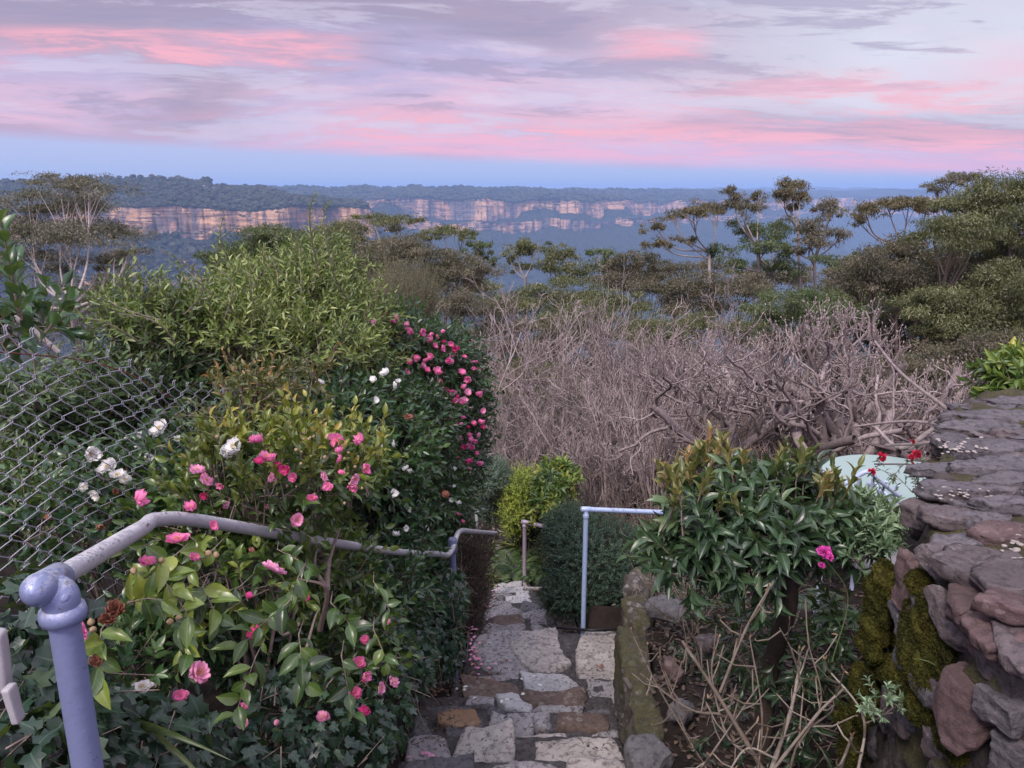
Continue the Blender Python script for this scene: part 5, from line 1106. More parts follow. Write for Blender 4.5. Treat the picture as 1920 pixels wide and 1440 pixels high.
ivy('ivy', 'large dark ivy leaves covering the bottom left corner', [E(70, 1260, 1.75, 110, 130, .2), E(40, 1420, 1.55, 140, 90, .2), E(60, 1130, 1.8, 80, 60, .15), E(230, 1400, 1.9, 130, 80, .2), E(130, 1380, 1.7, 90, 110, .15), E(330, 1400, 1.95, 80, 60, .15)], 520, 'ivy', .060, (-1.15, 1.6, 0))
ivy('ivy', 'dark ivy carpet below the pink flowers beside the bottom steps', [E(700, 1340, 3.0, 70, 80, .2), E(620, 1400, 2.7, 110, 70, .25), E(500, 1420, 2.4, 120, 60, .25), E(380, 1430, 2.15, 110, 60, .2), E(720, 1230, 3.2, 60, 60, .2), E(560, 1320, 2.55, 90, 50, .2)], 900, 'ivy', .046, (-.8, 2.8, 0))
ivy('ivy', 'curtain of small ivy leaves hanging beside the landing', [E(800, 1170, 4.7, 60, 75, .25), E(835, 1120, 5.2, 42, 70, .2), E(830, 1200, 4.7, 40, 80, .15), E(770, 1240, 3.8, 50, 70, .2), E(846, 1120, 4.6, 22, 60, .08), E(850, 1210, 4.7, 20, 50, .1), E(800, 1075, 5.3, 50, 35, .15)], 2600, 'ivy_far', .042, (-.6, 4.5, 0))
# dark twiggy shrub past the ivy
t = bush('dry_shrub', 'dark brown dry twiggy shrub between the ivy and the far steps', 'shrub', [E(880, 1090, 6.3, 32, 75, .25), E(890, 1040, 6.8, 30, 40, .25), E(885, 1150, 6.3, 22, 50, .2)], 'dead_leaf', 900, leafkind='far', L=.16, K=8, leaf=(.016, .003), up=.6, spread=.5, inner=.5, base=(-.5, 6.6, 0), twm='bark_dark', tw=.0022)
# long strap leaf in the bottom left
g = Geo(); l = [P(440 / 2 + 0, 1368, 1.9), P(300, 1385, 1.85), P(385, 1440, 1.7)]; a = l[0]; leaves(g, 'blade', np.array([l[0], l[0] + .01]), np.array([l[2] - l[0] + [0, 0, .12], l[2] - l[0]]), np.array([[0, -.5, 1.], [0, -.3, 1]]), .36, .022, np.array([.3, .5]))
tag(put('strap_leaf_plant', g, M['strap'], loc=l[0]), 'single long strappy leaf arching over the ivy at the bottom', 'plant')

# ================================================================== beside the far steps
def clump(name, label, u, v, d, n, L, w, mat='strap', sp=.6):
    p = P(u, v, d); g = Geo(); a = RNG.uniform(0, 6.28, n); el_ = RNG.uniform(.5, 1.4, n); ax = np.c_[np.cos(a) * np.cos(el_), np.sin(a) * np.cos(el_), np.sin(el_)]
    leaves(g, 'blade', p + RNG.normal(0, .03, (n, 3)), ax, np.array([0, 0, 1.]) + RNG.normal(0, .2, (n, 3)), L * RNG.uniform(.6, 1.1, n), w, RNG.random(n)); return tag(put(name, g, M[mat], loc=p), label, 'plant')
clump('strappy_plant', 'strappy green clump left of the far white step', 922, 1095, 9.4, 34, .30, .020)
clump('strappy_plant', 'pale arching strappy leaves between the mauve post and the ball bush', 1022, 1075, 10.9, 40, .45, .022)
clump('strappy_plant', 'grassy tuft beside the flat grey stone farthest down the path', 975, 1035, 11.5, 60, .5, .022)
clump('strappy_plant', 'grassy clump at the foot of the greenish post', 908, 1040, 10.2, 40, .3, .028)
def fern(label, u, v, d, n, L):
    p = P(u, v, d); g = Geo()
    for k in range(n):
        a = 2 * math.pi * k / n + RNG.normal(0, .2); K = 16; t_ = np.linspace(.1, 1, K); h_ = np.array([math.cos(a), math.sin(a), 0]); el_ = RNG.uniform(.5, .9)
        pos = p + (h_[None] * t_[:, None] * math.cos(el_) + np.array([0, 0, 1]) * (t_ * math.sin(el_) - .55 * t_ ** 2)[:, None]) * L; dr = unit(np.gradient(pos, axis=0)); sd = unit(np.cross(dr, [0, 0, 1.]))
        for s_ in (-1, 1): leaves(g, 'mid', pos, unit(sd * s_ + dr * .5), np.array([0, 0, 1.])[None].repeat(K, 0), L * .30 * np.sin(t_ * 2.6 + .3) * 1.0, L * .055, RNG.random(K))
    return tag(put('fern', g, M['privet_g'], loc=p), label, 'fern')
fern('fern with arching fronds right of the mauve post', 1025, 1080, 10.8, 14, .45); fern('low fern behind the mauve post on the slope', 965, 1070, 11.0, 12, .7)
fern('small fern at the base of the big leafy shrub', 1540, 1150, 3.9, 9, .25)
LB = bush('ball_shrub', 'rounded dark blue-green fine-leaved shrub behind the pale blue post', 'shrub', [E(1115, 1065, 7.0, 92, 92, .42), E(1165, 1100, 6.9, 55, 70, .3), E(1070, 1000, 7.2, 50, 45, .3), E(1060, 1110, 6.9, 45, 45, .25)], 'fine_dark', 4600, leafkind='far', L=.10, K=14, leaf=(.024, .0085), up=.35, spread=.45, inner=.6, base=(.75, 6.9, 0), tw=.0006, twm='bark_dark')
bush('lime_shrub', 'bright lime green bushy shrub right of the greenish post', 'shrub', [E(987, 920, 11.0, 36, 26, .3), E(968, 955, 11.0, 22, 25, .25), E(1000, 945, 11.3, 20, 20, .25), E(968, 985, 11.2, 12, 20, .2), E(1018, 910, 11.4, 16, 14, .2)], 'lime', 1800, leafkind='far', L=.20, K=12, leaf=(.040, .015), up=.6, spread=.35, inner=.3, base=(.2, 10.5, 0), tw=.0015)
bush('conifer_shrub', 'rounded grey-green conifer behind the end of the flowering hedge', 'shrub', [E(925, 885, 11.0, 26, 22, .25), E(905, 905, 10.8, 20, 18, .2), E(940, 900, 11.0, 14, 16, .2), E(915, 945, 11.2, 18, 26, .2)], 'conifer', 2400, leafkind='far', L=.12, K=12, leaf=(.032, .009), up=.4, spread=.5, inner=.4, base=(-.3, 11.2, 0), tw=.0006)
bush('rhododendron', 'whorled yellow-green rhododendron leaves above the lime shrub', 'shrub', [E(1030, 915, 9.8, 22, 30, .2), E(1045, 890, 10.5, 28, 20, .25), E(1015, 945, 9.6, 20, 18, .2), E(1060, 920, 10.2, 25, 20, .25)], 'rhodo', 85, leafkind='near', L=.10, K=8, leaf=(.13, .045), up=.5, spread=.6, ang=1.35, inner=.4, base=(.6, 10, 0), taper=0)
bush('undergrowth_shrub', 'shadowy green undergrowth below the lime shrub', 'shrub', [E(1010, 1010, 11.6, 30, 26, .3), E(1045, 960, 11.0, 30, 20, .25), E(1000, 1045, 11.6, 20, 14, .2), E(935, 960, 12.5, 25, 35, .3), E(1040, 1045, 10.9, 20, 30, .2)], 'privet_g', 1200, leafkind='mid', L=.2, K=8, leaf=(.055, .018), up=.4, spread=.6, inner=.3, base=(.3, 11, 0), tint=(0, .6))

# ================================================================== right-hand bed
vb = [E(1410, 965, 3.1, 105, 60, .3), E(1310, 985, 3.0, 45, 50, .2), E(1500, 955, 3.2, 50, 45, .22), E(1425, 1030, 3.0, 90, 45, .22), E(1290, 1050, 2.95, 30, 32, .15), E(1540, 985, 3.25, 25, 35, .12)]
t = bush('viburnum_shrub', 'dense broad-leaved shrub with reddish tips in the middle of the right bed', 'shrub', vb, 'viburnum', 200, leafkind='near', L=.13, K=8, leaf=(.105, .036), up=.30, spread=.5, ang=1.2, droop=.45, inner=.7, base=(1.12, 2.95, 0), tint=(0, 1), shell=.25, stem=False)
g, gt = Geo(), Geo(); p, nr = blob_pts([E(1400, 925, 3.05, 130, 42, .25), E(1500, 925, 3.15, 75, 32, .2), E(1280, 950, 2.95, 45, 42, .15)], 46, .12, up_only=True)
shoots(g, gt, p, nr, 'near', L=.12, K=8, leaf=(.075, .026), up=.85, spread=.22, ang=.75, droop=-.05, tint=(0, 1), tw=.0028); put('tip_foliage', g, M['viburnum_top'], t); put('tip_stem', gt, M['bark'], t)
g = Geo(); b0 = np.array([1.12, 2.95, float(ground_z(1.12, 2.95)) - .05]); tr = smooth_line([b0, b0 + [.01, 0, .5], P(1480, 1130, 3.0), P(1470, 1050, 3.0), P(1450, 970, 3.05)], 8)
pipe(g, tr, np.linspace(.045, .02, len(tr)), 14); ls = []
for (u, v) in [(1320, 1010), (1380, 960), (1540, 980), (1420, 1060), (1300, 1060), (1560, 1030)]: l = smooth_line([P(1478, 1120, 3.0), (P(1478, 1120, 3.0) + P(u, v, 3.0)) / 2 + [0, 0, .03], P(u, v, 3.0)], 5); ls.append((l, np.linspace(.014, .006, len(l))))
tubes(g, ls, 6); put('trunk', g, M['bark_dark'], t)
t = thing('phlox_plant', 'single magenta flower head on a thin stem at the right of the broad-leaved shrub', 'flower', P(1560, 1240, 2.9)); 
g = Geo(); l = smooth_line([P(1560, 1240, 2.9), P(1590, 1120, 2.85), P(1545, 1045, 2.75)], 6); tubes(g, [(l, np.full(len(l), .0022))], 5); put('stem', g, M['strap'], t)
me, _ = FM['mag'][0]; inst('flower', me, t, P(1546, 1036, 2.72), (.4, .1, 0), .62); inst('flower', me, t, P(1541, 1060, 2.75), (.4, .1, 0), .3); inst('flower', me, t, P(1556, 1046, 2.70), (1, .4, 2), .33)
# pale whorled plant
t = bush('daphne_plant', 'pale grey-green whorled plant between the shrub and the mossy wall', 'plant', [E(1620, 1010, 3.05, 30, 20, .1), E(1640, 970, 3.3, 30, 22, .12), E(1600, 1040, 3.0, 20, 15, .08), E(1655, 990, 3.2, 14, 15, .06)], 'pale_leaf', 75, leafkind='near', L=.07, K=10, leaf=(.075, .017), up=.6, spread=.5, ang=1.25, droop=0, inner=.4, base=(1.4, 3.0, 0), tint=(0, 1), stem=False)
t = bush('viburnum_shrub', 'low leafy shoots under the canes at the foot of the wall', 'shrub', [E(1500, 1250, 3.35, 70, 70, .2), E(1540, 1330, 3.2, 50, 90, .2), E(1420, 1200, 3.5, 60, 50, .2), E(1600, 1200, 3.3, 50, 60, .2)], 'viburnum', 90, leafkind='near', L=.14, K=7, leaf=(.075, .028), up=.3, spread=.6, droop=.3, inner=.5, base=(1.35, 3.2, 0), tint=(0, .5))
# red verbena on thin stems in front of the table
t = thing('red_flower_plant', 'thin-stemmed plant with small red flower heads in front of the mint table', 'flower', P(1720, 990, 3.6)); g, gt = Geo(), Geo(); me = FM['red'][0][0]
for (u, v, s, pts) in [(1652, 857, .9, [(1700, 990, 3.6), (1640, 910, 3.6)]), (1718, 852, .85, [(1725, 990, 3.6), (1722, 900, 3.5)]), (1708, 858, .6, [(1725, 990, 3.6), (1715, 900, 3.5)]), (1634, 885, .7, [(1700, 1000, 3.6), (1660, 930, 3.6)]), (1711, 828, .45, [(1725, 990, 3.6), (1730, 880, 3.5)]), (1710, 868, .3, [(1725, 990, 3.6), (1720, 900, 3.5)])]:
    e = P(u, v, 3.5); inst('flower', me, t, e, RNG.uniform(0, 1, 3), s * .75); l = smooth_line([P(*q_) for q_ in pts] + [e], 6); tubes(gt, [(l, np.full(len(l), .0018))], 4)
    K = 12; i = RNG.integers(2, len(l), K); leaves(g, 'mid', l[i], RNG.normal(0, 1, (K, 3)) + [0, -.3, .3], RNG.normal(0, .4, (K, 3)) + [0, 0, 1], .035, .009, RNG.random(K))
for _ in range(4):
    a, b = P(RNG.uniform(1640, 1740), RNG.uniform(860, 900), 3.6), P(RNG.uniform(1650, 1750), RNG.uniform(900, 935), 3.5); l = smooth_line([a, (a + b) / 2 + [0, 0, .02], b], 6); tubes(gt, [(l, np.full(len(l), .0015))], 4); K = 14; i = RNG.integers(0, len(l), K); leaves(g, 'mid', l[i], RNG.normal(0, 1, (K, 3)), RNG.normal(0, .4, (K, 3)) + [0, 0, 1], .03, .009, RNG.random(K))
put('foliage', g, M['dark'], t); put('stem', gt, M['bark'], t)
# little succulent and grass tuft growing out of the wall
t = bush('wall_succulent', 'tiny pale succulent growing out of the mossy wall face', 'plant', [E(1660, 1310, 2.35, 25, 18, .04), E(1640, 1330, 2.35, 15, 12, .03)], 'pale_leaf', 22, leafkind='near', L=.03, K=8, leaf=(.028, .010), up=.5, spread=.5, ang=1.3, inner=0, stem=False, base=(1.2, 2.2, 0))
clump('grass_tuft', 'few thin grass blades sprouting from the wall moss', 1780, 1290, 2.1, 6, .07, .004)
bush('rhododendron', 'green rhododendron peeping over the far end of the stone wall', 'shrub', [E(1900, 705, 5.1, 40, 20, .2), E(1930, 690, 5.2, 40, 25, .2), E(1870, 725, 5.2, 25, 15, .15)], 'rhodo', 110, leafkind='near', L=.10, K=8, leaf=(.10, .034), up=.5, spread=.6, ang=1.3, inner=.5, base=(3.2, 4.9, 0), taper=0)
# ------------------------------------------------------------------ branching wood
def grow(lines, tips, p, d_, L, r, lev, prm, rs):
    """recursive limb: prm has per-level child count, length ratio, spread, upward pull, wobble"""
    n = prm.get('seg', 6); pts = [p]; q_ = p.copy(); dd = d_.copy()
    for i in range(n):
        dd = dd + rs.normal(0, prm['wob'][min(lev, len(prm['wob']) - 1)], 3) + np.array([0, 0, prm['up'][min(lev, len(prm['up']) - 1)]]) / n + np.asarray(prm.get('lean', (0, 0, 0))) / n
        dd = dd / np.linalg.norm(dd); q_ = q_ + dd * L / n; pts.append(q_)
    pts = np.array(pts); r1 = r * prm.get('tap', .55)
    lines.append((pts, np.linspace(r, r1 if lev < prm['lev'] else r * .35, n + 1)))
    if lev >= prm['lev']: tips.append((pts[-1], dd)); return
    nc = prm['n'][lev]; a0 = rs.uniform(0, 6.28)
    for k in range(nc):
        f = prm.get('start', .3) + (1 - prm.get('start', .3)) * ((k + rs.random() * .8) / nc); x = min(n - 1e-3, f * n); i = int(x); b = pts[i] * (1 - (x - i)) + pts[i + 1] * (x - i)
        ax = pts[i + 1] - pts[i]; ax = ax / np.linalg.norm(ax); s_ = np.cross(ax, rs.normal(size=3)); a = a0 + k * 2.4
        u1 = np.cross(ax, [.3, .2, 1.]); u1 /= np.linalg.norm(u1) + 1e-9; u2 = np.cross(ax, u1); s_ = u1 * math.cos(a) + u2 * math.sin(a)
        sp = prm['sp'][min(lev, len(prm['sp']) - 1)] * rs.uniform(.7, 1.3); c_ = ax * math.cos(sp) + s_ * math.sin(sp)
        grow(lines, tips, b, c_, L * prm['lr'][min(lev, len(prm['lr']) - 1)] * rs.uniform(.7, 1.15) * (1.1 - .35 * f), max(r * (1 - .45 * f) * prm.get('rr', .55), prm.get('rmin', .002)), lev + 1, prm, rs)
def baretree(name, label, cat, x, y, stems, prm, mat, seed, group=None, bud_=None, zoff=0, mats2=None):
    rs = np.random.default_rng(seed); z = float(ground_z(x, y)) - .05 + zoff; b0 = np.array([x, y, z]); t = thing(name, label, cat, b0, group)
    allL = []; tips = []
    for (d_, L, r) in stems: 
        l_ = []; grow(l_, tips, b0 + np.append(rs.normal(0, r * 1.2, 2), 0), unit(np.array(d_, float)), L, r, 0, prm, rs); allL += l_
    thr = stems[0][2] * .5; g = Geo(); tubes(g, [l for l in allL if l[1][0] >= thr], 8); put('trunk', g, M[mat], t)
    g = Geo(); tubes(g, [l for l in allL if l[1][0] < thr], 4); put('branches', g, M[mats2 or mat], t)
    if bud_:
        g = Geo(); n = len(tips); pp = np.array([q_[0] for q_ in tips]); dd = np.array([q_[1] for q_ in tips]); dd = unit(dd + rs.normal(0, .15, dd.shape)); cv, cf = cube_sphere(3, 3, 4); cv = unit(cv)
        z_ = (cv[:, 2] + 1) / 2; rad = cv[:, :2] * (1 - .5 * z_)[:, None]; a0 = unit(np.cross(dd, [.3, .5, .1])); b_ = np.cross(dd, a0); s_ = bud_ * rs.uniform(.6, 1.2, n)
        V = pp[:, None] + s_[:, None, None] * (a0[:, None] * rad[None, :, 0:1] * .28 + b_[:, None] * rad[None, :, 1:2] * .28 + dd[:, None] * z_[None, :, None])
        g.add(V.reshape(-1, 3), (cf[None] + (np.arange(n) * len(cv))[:, None, None]).reshape(-1, 4), np.tile([.5, 0, 0], (n * len(cv), 1))); put('leaf_buds', g, M['bud'], t)['kind'] = 'stuff'
    return t
FINE = dict(lev=4, n=[6, 6, 5, 3], lr=[.64, .62, .55, .5], sp=[.55, .6, .65, .65], up=[.25, .40, .35, .2], wob=[.08, .12, .13, .14], seg=5, rr=.64, rmin=.0050, start=.25)
def fan(n, sp, L, r, lean=(0, 0), sd=0):
    rs = np.random.default_rng(sd); return [((math.cos(a) * sp * rs.uniform(.5, 1.2) + lean[0], math.sin(a) * sp * .8 + lean[1], 1), L * rs.uniform(.8, 1.1), r * rs.uniform(.7, 1)) for a in np.linspace(0, 6.28, n, endpoint=False)]
baretree('bare_tree', 'bare multi-stemmed tree fanning up at the centre above the path', 'bare tree', .22, 12.2, fan(6, .55, 2.8, .05, sd=1), FINE, 'bark_white', 11, mats2='twig_pink')
baretree('bare_tree', 'bare pinkish tree leaning right with long whippy tips at centre right', 'bare tree', 1.3, 13.2, fan(6, .5, 3.2, .055, (.28, 0), sd=2), dict(FINE, lean=(.12, 0, 0)), 'twig_pink', 12)
baretree('bare_tree', 'grey bare tree behind the conifer, left of the central tree', 'bare tree', -.7, 16.5, fan(5, .5, 2.7, .055, (-.1, 0), sd=3), FINE, 'bark_white', 13, mats2='twig_pink')
baretree('bare_tree', 'tall thin pale-twigged bare tree behind the feathery shrub', 'bare tree', -2.6, 20, fan(5, .35, 4.2, .06, (-.1, 0), sd=4), dict(FINE, sp=[.4, .45, .5, .5]), 'twig_pink', 14)
baretree('bare_tree', 'low spreading bare tree left of the pruned trees', 'bare tree', 2.6, 12.2, fan(6, .7, 2.0, .045, (.05, 0), sd=5), FINE, 'twig_grey', 15)
baretree('bare_tree', 'bare tree with upright twigs just left of the broad-leaved shrub top', 'bare tree', 1.5, 10.6, fan(7, .45, 1.7, .03, sd=6), dict(FINE, sp=[.4, .45, .5, .5], up=[.5, .6, .5, .3]), 'twig_pink', 16)
baretree('bare_tree', 'thin bare tree with forked white stem against the central gums', 'bare tree', -.2, 18, fan(3, .25, 4.6, .05, (.02, 0), sd=7), dict(FINE, n=[5, 4, 3, 2], sp=[.45, .45, .5, .5]), 'bark_white', 17)
baretree('bare_tree', 'bare twiggy tree behind the low spreading one on the right', 'bare tree', 3.8, 16.5, fan(6, .55, 2.7, .05, (.05, 0), sd=8), FINE, 'twig_pink', 18)
baretree('bare_tree', 'dense grey bare shrub in the hollow below the central trees', 'bare tree', .9, 12.0, fan(6, .75, 1.25, .03, sd=9), dict(FINE, n=[5, 5, 4, 3]), 'bark_white', 19, mats2='twig_grey')
baretree('bare_tree', 'wide low bare shrub behind the pink camellia', 'bare tree', -.9, 13.0, fan(6, .7, 1.9, .035, sd=10), dict(FINE, n=[5, 5, 4, 3]), 'twig_grey', 20)
CANE = dict(lev=2, n=[5, 3], lr=[.45, .5], sp=[.35, .5], up=[.5, .5], wob=[.05, .1], seg=6, rr=.6, rmin=.003, start=.4)
baretree('cane_shrub', 'upright brown canes between the ball shrub and the bare trees', 'bare shrub', 1.15, 9.0, fan(16, .30, 1.35, .014, sd=11), CANE, 'twig_brown', 21)
baretree('cane_shrub', 'reddish-brown cane thicket right above the pale blue rail', 'bare shrub', 1.75, 8.6, fan(18, .35, 1.5, .013, sd=12), CANE, 'twig_pink', 22)
baretree('cane_shrub', 'dry tan canes behind the blue rail and the broad-leaved shrub', 'bare shrub', 1.45, 7.6, fan(14, .35, 1.1, .010, sd=13), CANE, 'twig_tan', 23)
# pollarded trees on the terrace
POL = dict(lev=4, n=[4, 4, 3, 2], lr=[.80, .66, .55, .42], sp=[.85, .95, .9, .6], up=[.05, .25, .75, 1.2], wob=[.18, .28, .30, .18], seg=7, rr=.62, rmin=.0045, start=.35, tap=.74)
def pol(label, x, y, seed, L=.95, sp=1.0, n=5, r=.05): return baretree('pruned_tree', label, 'pruned tree', x, y, [((math.cos(a) * sp, math.sin(a) * sp * .7, 1.0), 1.12 * L * (1 + .2 * math.sin(seed + a * 3)), r) for a in np.linspace(.3, 6.58, n, endpoint=False)], POL, 'twig_grey', seed, group='hard-pruned bare trees on the terrace', bud_=.028)
pol('leftmost hard-pruned tree with crooked grey limbs on the terrace', 2.35, 7.7, 31)
pol('second hard-pruned tree from the left with furry buds', 3.15, 7.0, 32, 1.05)
pol('hard-pruned tree with thickest limbs, between the table and the gums', 3.65, 7.6, 33, 1.1, r=.06)
pol('rightmost hard-pruned tree next to the stone wall end', 4.2, 7.1, 34, .95)
pol('hard-pruned tree at the back behind the others on the terrace', 3.9, 8.9, 35, 1.0)
pol('short hard-pruned tree behind the broad-leaved shrub', 2.75, 8.9, 36, .9)
# long limbs lying low near the wall
t = thing('fallen_branch', 'long grey fallen branches lying low behind the mint table', 'branch', P(1700, 830, 5.6)); ls = []
for pts, r in [([(1840, 790, 5.4), (1760, 800, 5.6), (1690, 840, 5.8), (1640, 800, 6)], .022), ([(1850, 810, 5.2), (1740, 830, 5.5), (1660, 835, 5.8)], .016), ([(1800, 800, 5.4), (1700, 790, 5.8), (1600, 800, 6.2)], .014), ([(1780, 770, 5.6), (1690, 700, 6), (1640, 640, 6.3)], .015), ([(1860, 700, 5.5), (1800, 760, 5.5), (1740, 790, 5.6)], .012), ([(1640, 870, 5), (1720, 872, 4.6), (1760, 890, 4.4)], .006)]:
    l = smooth_line([P(*q_) for q_ in pts], 6); ls.append((l, np.linspace(r, r * .6, len(l))))

for l_ in ls: g = Geo(); tubes(g, [l_], 8); put('limb', g, M['twig_grey'], t)
# canes of the pruned hydrangea in front
t = thing('pruned_hydrangea', 'bare knobbly tan canes of a pruned shrub in the right foreground', 'bare shrub', (.95, 2.6, float(ground_z(.95, 2.6)))); ls = []; rs = np.random.default_rng(8)
CN = [([(1430, 1450, 2.6), (1350, 1300, 2.65), (1285, 1205, 2.7)], .011), ([(1440, 1460, 2.6), (1480, 1340, 2.6), (1495, 1240, 2.65)], .010), ([(1440, 1460, 2.6), (1530, 1340, 2.5), (1590, 1290, 2.45)], .007), ([(1350, 1300, 2.65), (1400, 1180, 2.6), (1440, 1115, 2.6)], .0065), ([(1345, 1340, 2.7), (1290, 1330, 2.8), (1200, 1260, 3.0)], .0065),
      ([(1340, 1460, 2.8), (1285, 1370, 2.9), (1230, 1280, 3.1), (1180, 1180, 3.3)], .005), ([(1420, 1450, 2.6), (1430, 1340, 2.6), (1410, 1200, 2.65)], .005), ([(1610, 1450, 2.35), (1615, 1340, 2.4), (1555, 1245, 2.5)], .006), ([(1560, 1460, 2.35), (1600, 1380, 2.35)], .009), ([(1490, 1400, 2.55), (1540, 1310, 2.5), (1520, 1200, 2.5)], .0045), ([(1400, 1420, 2.65), (1360, 1370, 2.7), (1330, 1260, 2.75), (1345, 1190, 2.75)], .0055),
      ([(1450, 1420, 2.55), (1400, 1400, 2.55), (1370, 1450, 2.5)], .005), ([(1480, 1450, 2.55), (1500, 1380, 2.55), (1560, 1330, 2.5)], .0055), ([(1285, 1370, 2.9), (1240, 1240, 3.0)], .004), ([(1300, 1460, 2.7), (1340, 1400, 2.7), (1420, 1280, 2.6)], .005), ([(1505, 1290, 2.6), (1480, 1220, 2.6), (1470, 1180, 2.6)], .004)]
for pts, r in CN:
    l = smooth_line([P(*q_) + RNG.normal(0, .006, 3) for q_ in pts], 8); n = len(l); ra_ = np.linspace(r * .78, r * .45, n); ra_[3::5] *= 1.28; ls.append((l, ra_))
    for k in range(3, n, 2):
        if rs.random() < .8:
            d_ = unit(rs.normal(size=3) + [0, -.2, .9]); L_ = rs.uniform(.03, .13); e = l[k] + d_ * L_ + [0, 0, L_ * .25]; m_ = l[k] + d_ * L_ * .55; ls.append((np.array([l[k], m_, e, e + unit(d_ + [0, 0, .6]) * .012]), np.array([.0034, .0028, .0030, .0018]) * rs.uniform(.7, 1.1)))
g = Geo(); tubes(g, ls, 8); put('cane', g, M['twig_tan'], t)
nb = 90; ii = rs.integers(0, len(ls), nb); g = Geo(); pp = np.array([ls[i][0][-1] for i in ii]); leaves(g, 'mid', pp, RNG.normal(0, .5, (nb, 3)) + [0, 0, .8], RNG.normal(0, 1, (nb, 3)), RNG.uniform(.01, .028, nb), .008, RNG.random(nb)); put('dried_leaves', g, M['dead_leaf'], t)['kind'] = 'stuff'

# ------------------------------------------------------------------ gum trees
def gum(label, d, clumps, base_u, mat, trunk_r=.12, trunkm='bark_white', dens=1.0, leafpx=5.5, seed=0, limb_n=10, name='eucalyptus_tree', fork=None, base_drop=None, depth=1.0, hang=.75, group='gum trees below the garden', flat=1.0, size=None, ltk='far'):
    rs = np.random.default_rng(seed + 50); cs = np.array([P(c_[0], c_[1], d + rs.normal(0, .03) * d * (i > 0)) for i, c_ in enumerate(clumps)]); rd = np.array([(px(c_[2], d), px(c_[2], d) * depth, px(c_[3], d)) for c_ in clumps])
    bx, by = P(base_u, 720, d)[0], cs[:, 1].mean(); bz = float(ground_z(bx, by)); b0 = np.array([bx, by, min(bz, cs[:, 2].min() - 1.5)])
    t = thing(name, label, 'tree', b0, group)
    low = cs[:, 2].min(); fk = P(fork[0], fork[1], d * (fork[2] if len(fork) > 2 else 1)) if fork else b0 * .35 + np.array([cs[:, 0].mean(), cs[:, 1].mean(), low]) * .65
    ls = []; tr = smooth_line([b0, (b0 + fk) / 2 + rs.normal(0, .05, 3) * np.linalg.norm(fk - b0) * [1, 1, 0], fk], 6); ls.append((tr, np.linspace(trunk_r, trunk_r * .55, len(tr))))
    fine = []
    for i in range(len(cs)):
        e = cs[i] - [0, 0, rd[i, 2] * .5]; m_ = fk * .5 + e * .5 + np.array([(e - fk)[0] * .15, 0, -.08 * np.linalg.norm(e - fk)]) + rs.normal(0, .04, 3) * np.linalg.norm(e - fk)
        l = smooth_line([fk - (fk - b0) * .04 * rs.random(), m_, e], 6); r0 = trunk_r * .36 * rs.uniform(.7, 1); ls.append((l, np.linspace(r0, r0 * .4, len(l))))
        for k in range(limb_n):
            a = l[int(rs.integers(7, len(l)))]; e2 = cs[i] + unit(rs.normal(size=3) + [0, 0, .5]) * rd[i] * rs.uniform(.5, .95); m2 = (a + e2) / 2 + rs.normal(0, .08, 3) * rd[i]; fine.append((np.array([a, m2 * .6 + a * .4 , m2, e2]), np.array([.4, .32, .25, .1]) * r0))
    g = Geo(); tubes(g, ls, 8); put('trunk', g, M[trunkm], t); g = Geo(); tubes(g, fine, 4); put('branches', g, M[trunkm], t)
    g = Geo(); lf = size or px(leafpx, d)
    for i in range(len(cs)):
        # ragged crown: many small tufts on the upper shell, leaves hanging from each
        nt_ = max(10, int(22 * math.sqrt(clumps[i][2] * clumps[i][3]) / 30)); dd = unit(rs.normal(size=(nt_, 3)) * [1, 1, .8] + [0, 0, .25]); tc_ = cs[i] + dd * rd[i] * rs.uniform(.35, 1.12, (nt_, 1)) * (1 + .16 * rs.normal(size=(nt_, 1)))
        n = int(dens * clumps[i][2] * clumps[i][3] * 3.0 * (5.5 / leafpx) ** 2); wk = rs.exponential(1, nt_) + .15; k = rs.choice(nt_, n, p=wk / wk.sum()); tr_ = np.array([rd[i, 0] * .42, rd[i, 1] * .42, rd[i, 2] * .40 * flat]); dv = unit(rs.normal(size=(n, 3))) * rs.random((n, 1)) ** .45 * rs.uniform(.55, 1.25, nt_)[k][:, None] + np.array([0, 0, -.35]) * (rs.random((n, 1)) ** 2) * rs.random(nt_)[k][:, None]
        p = tc_[k] + dv * tr_; ax = unit(rs.normal(size=(n, 3)) + [0, 0, -hang] + dv * .6); nm = rs.normal(size=(n, 3)) * .7 + dv + [0, 0, .6]
        base = rs.random(nt_)[k] * .5; leaves(g, ltk, p, ax, nm, lf * rs.uniform(.6, 1.3, n), lf * .30, np.clip(base + rs.random(n) * .5, 0, 1))
    put('crown', g, M[mat], t); return t
# left tree against the cliffs
gum('airy grey gum with a forked pale trunk in front of the cliffs', 14, [(110, 338, 70, 13), (165, 352, 62, 20), (60, 372, 70, 20), (120, 395, 95, 28), (40, 430, 70, 30), (150, 440, 90, 34), (60, 490, 80, 34), (205, 430, 45, 22), (200, 490, 50, 20), (240, 470, 30, 14)], 128, 'euc_grey', .085, seed=1, fork=(134, 575, .90), dens=.75, leafpx=6, limb_n=9, hang=.7)
gum('rounded green tree behind the privet leaders in front of the cliffs', 24, [(500, 440, 70, 24), (560, 455, 80, 24), (450, 470, 60, 24), (520, 480, 120, 28), (620, 455, 50, 22), (420, 495, 40, 18)], 520, 'euc_green', .16, 'bark', seed=2, dens=1.1)
gum('flat-topped olive gum above the dark brown dome, left of centre', 34, [(700, 410, 50, 13), (750, 418, 42, 13), (650, 432, 60, 18), (630, 460, 60, 24), (600, 440, 40, 16)], 700, 'euc_olive', .14, seed=3, fork=(715, 450), dens=.9)
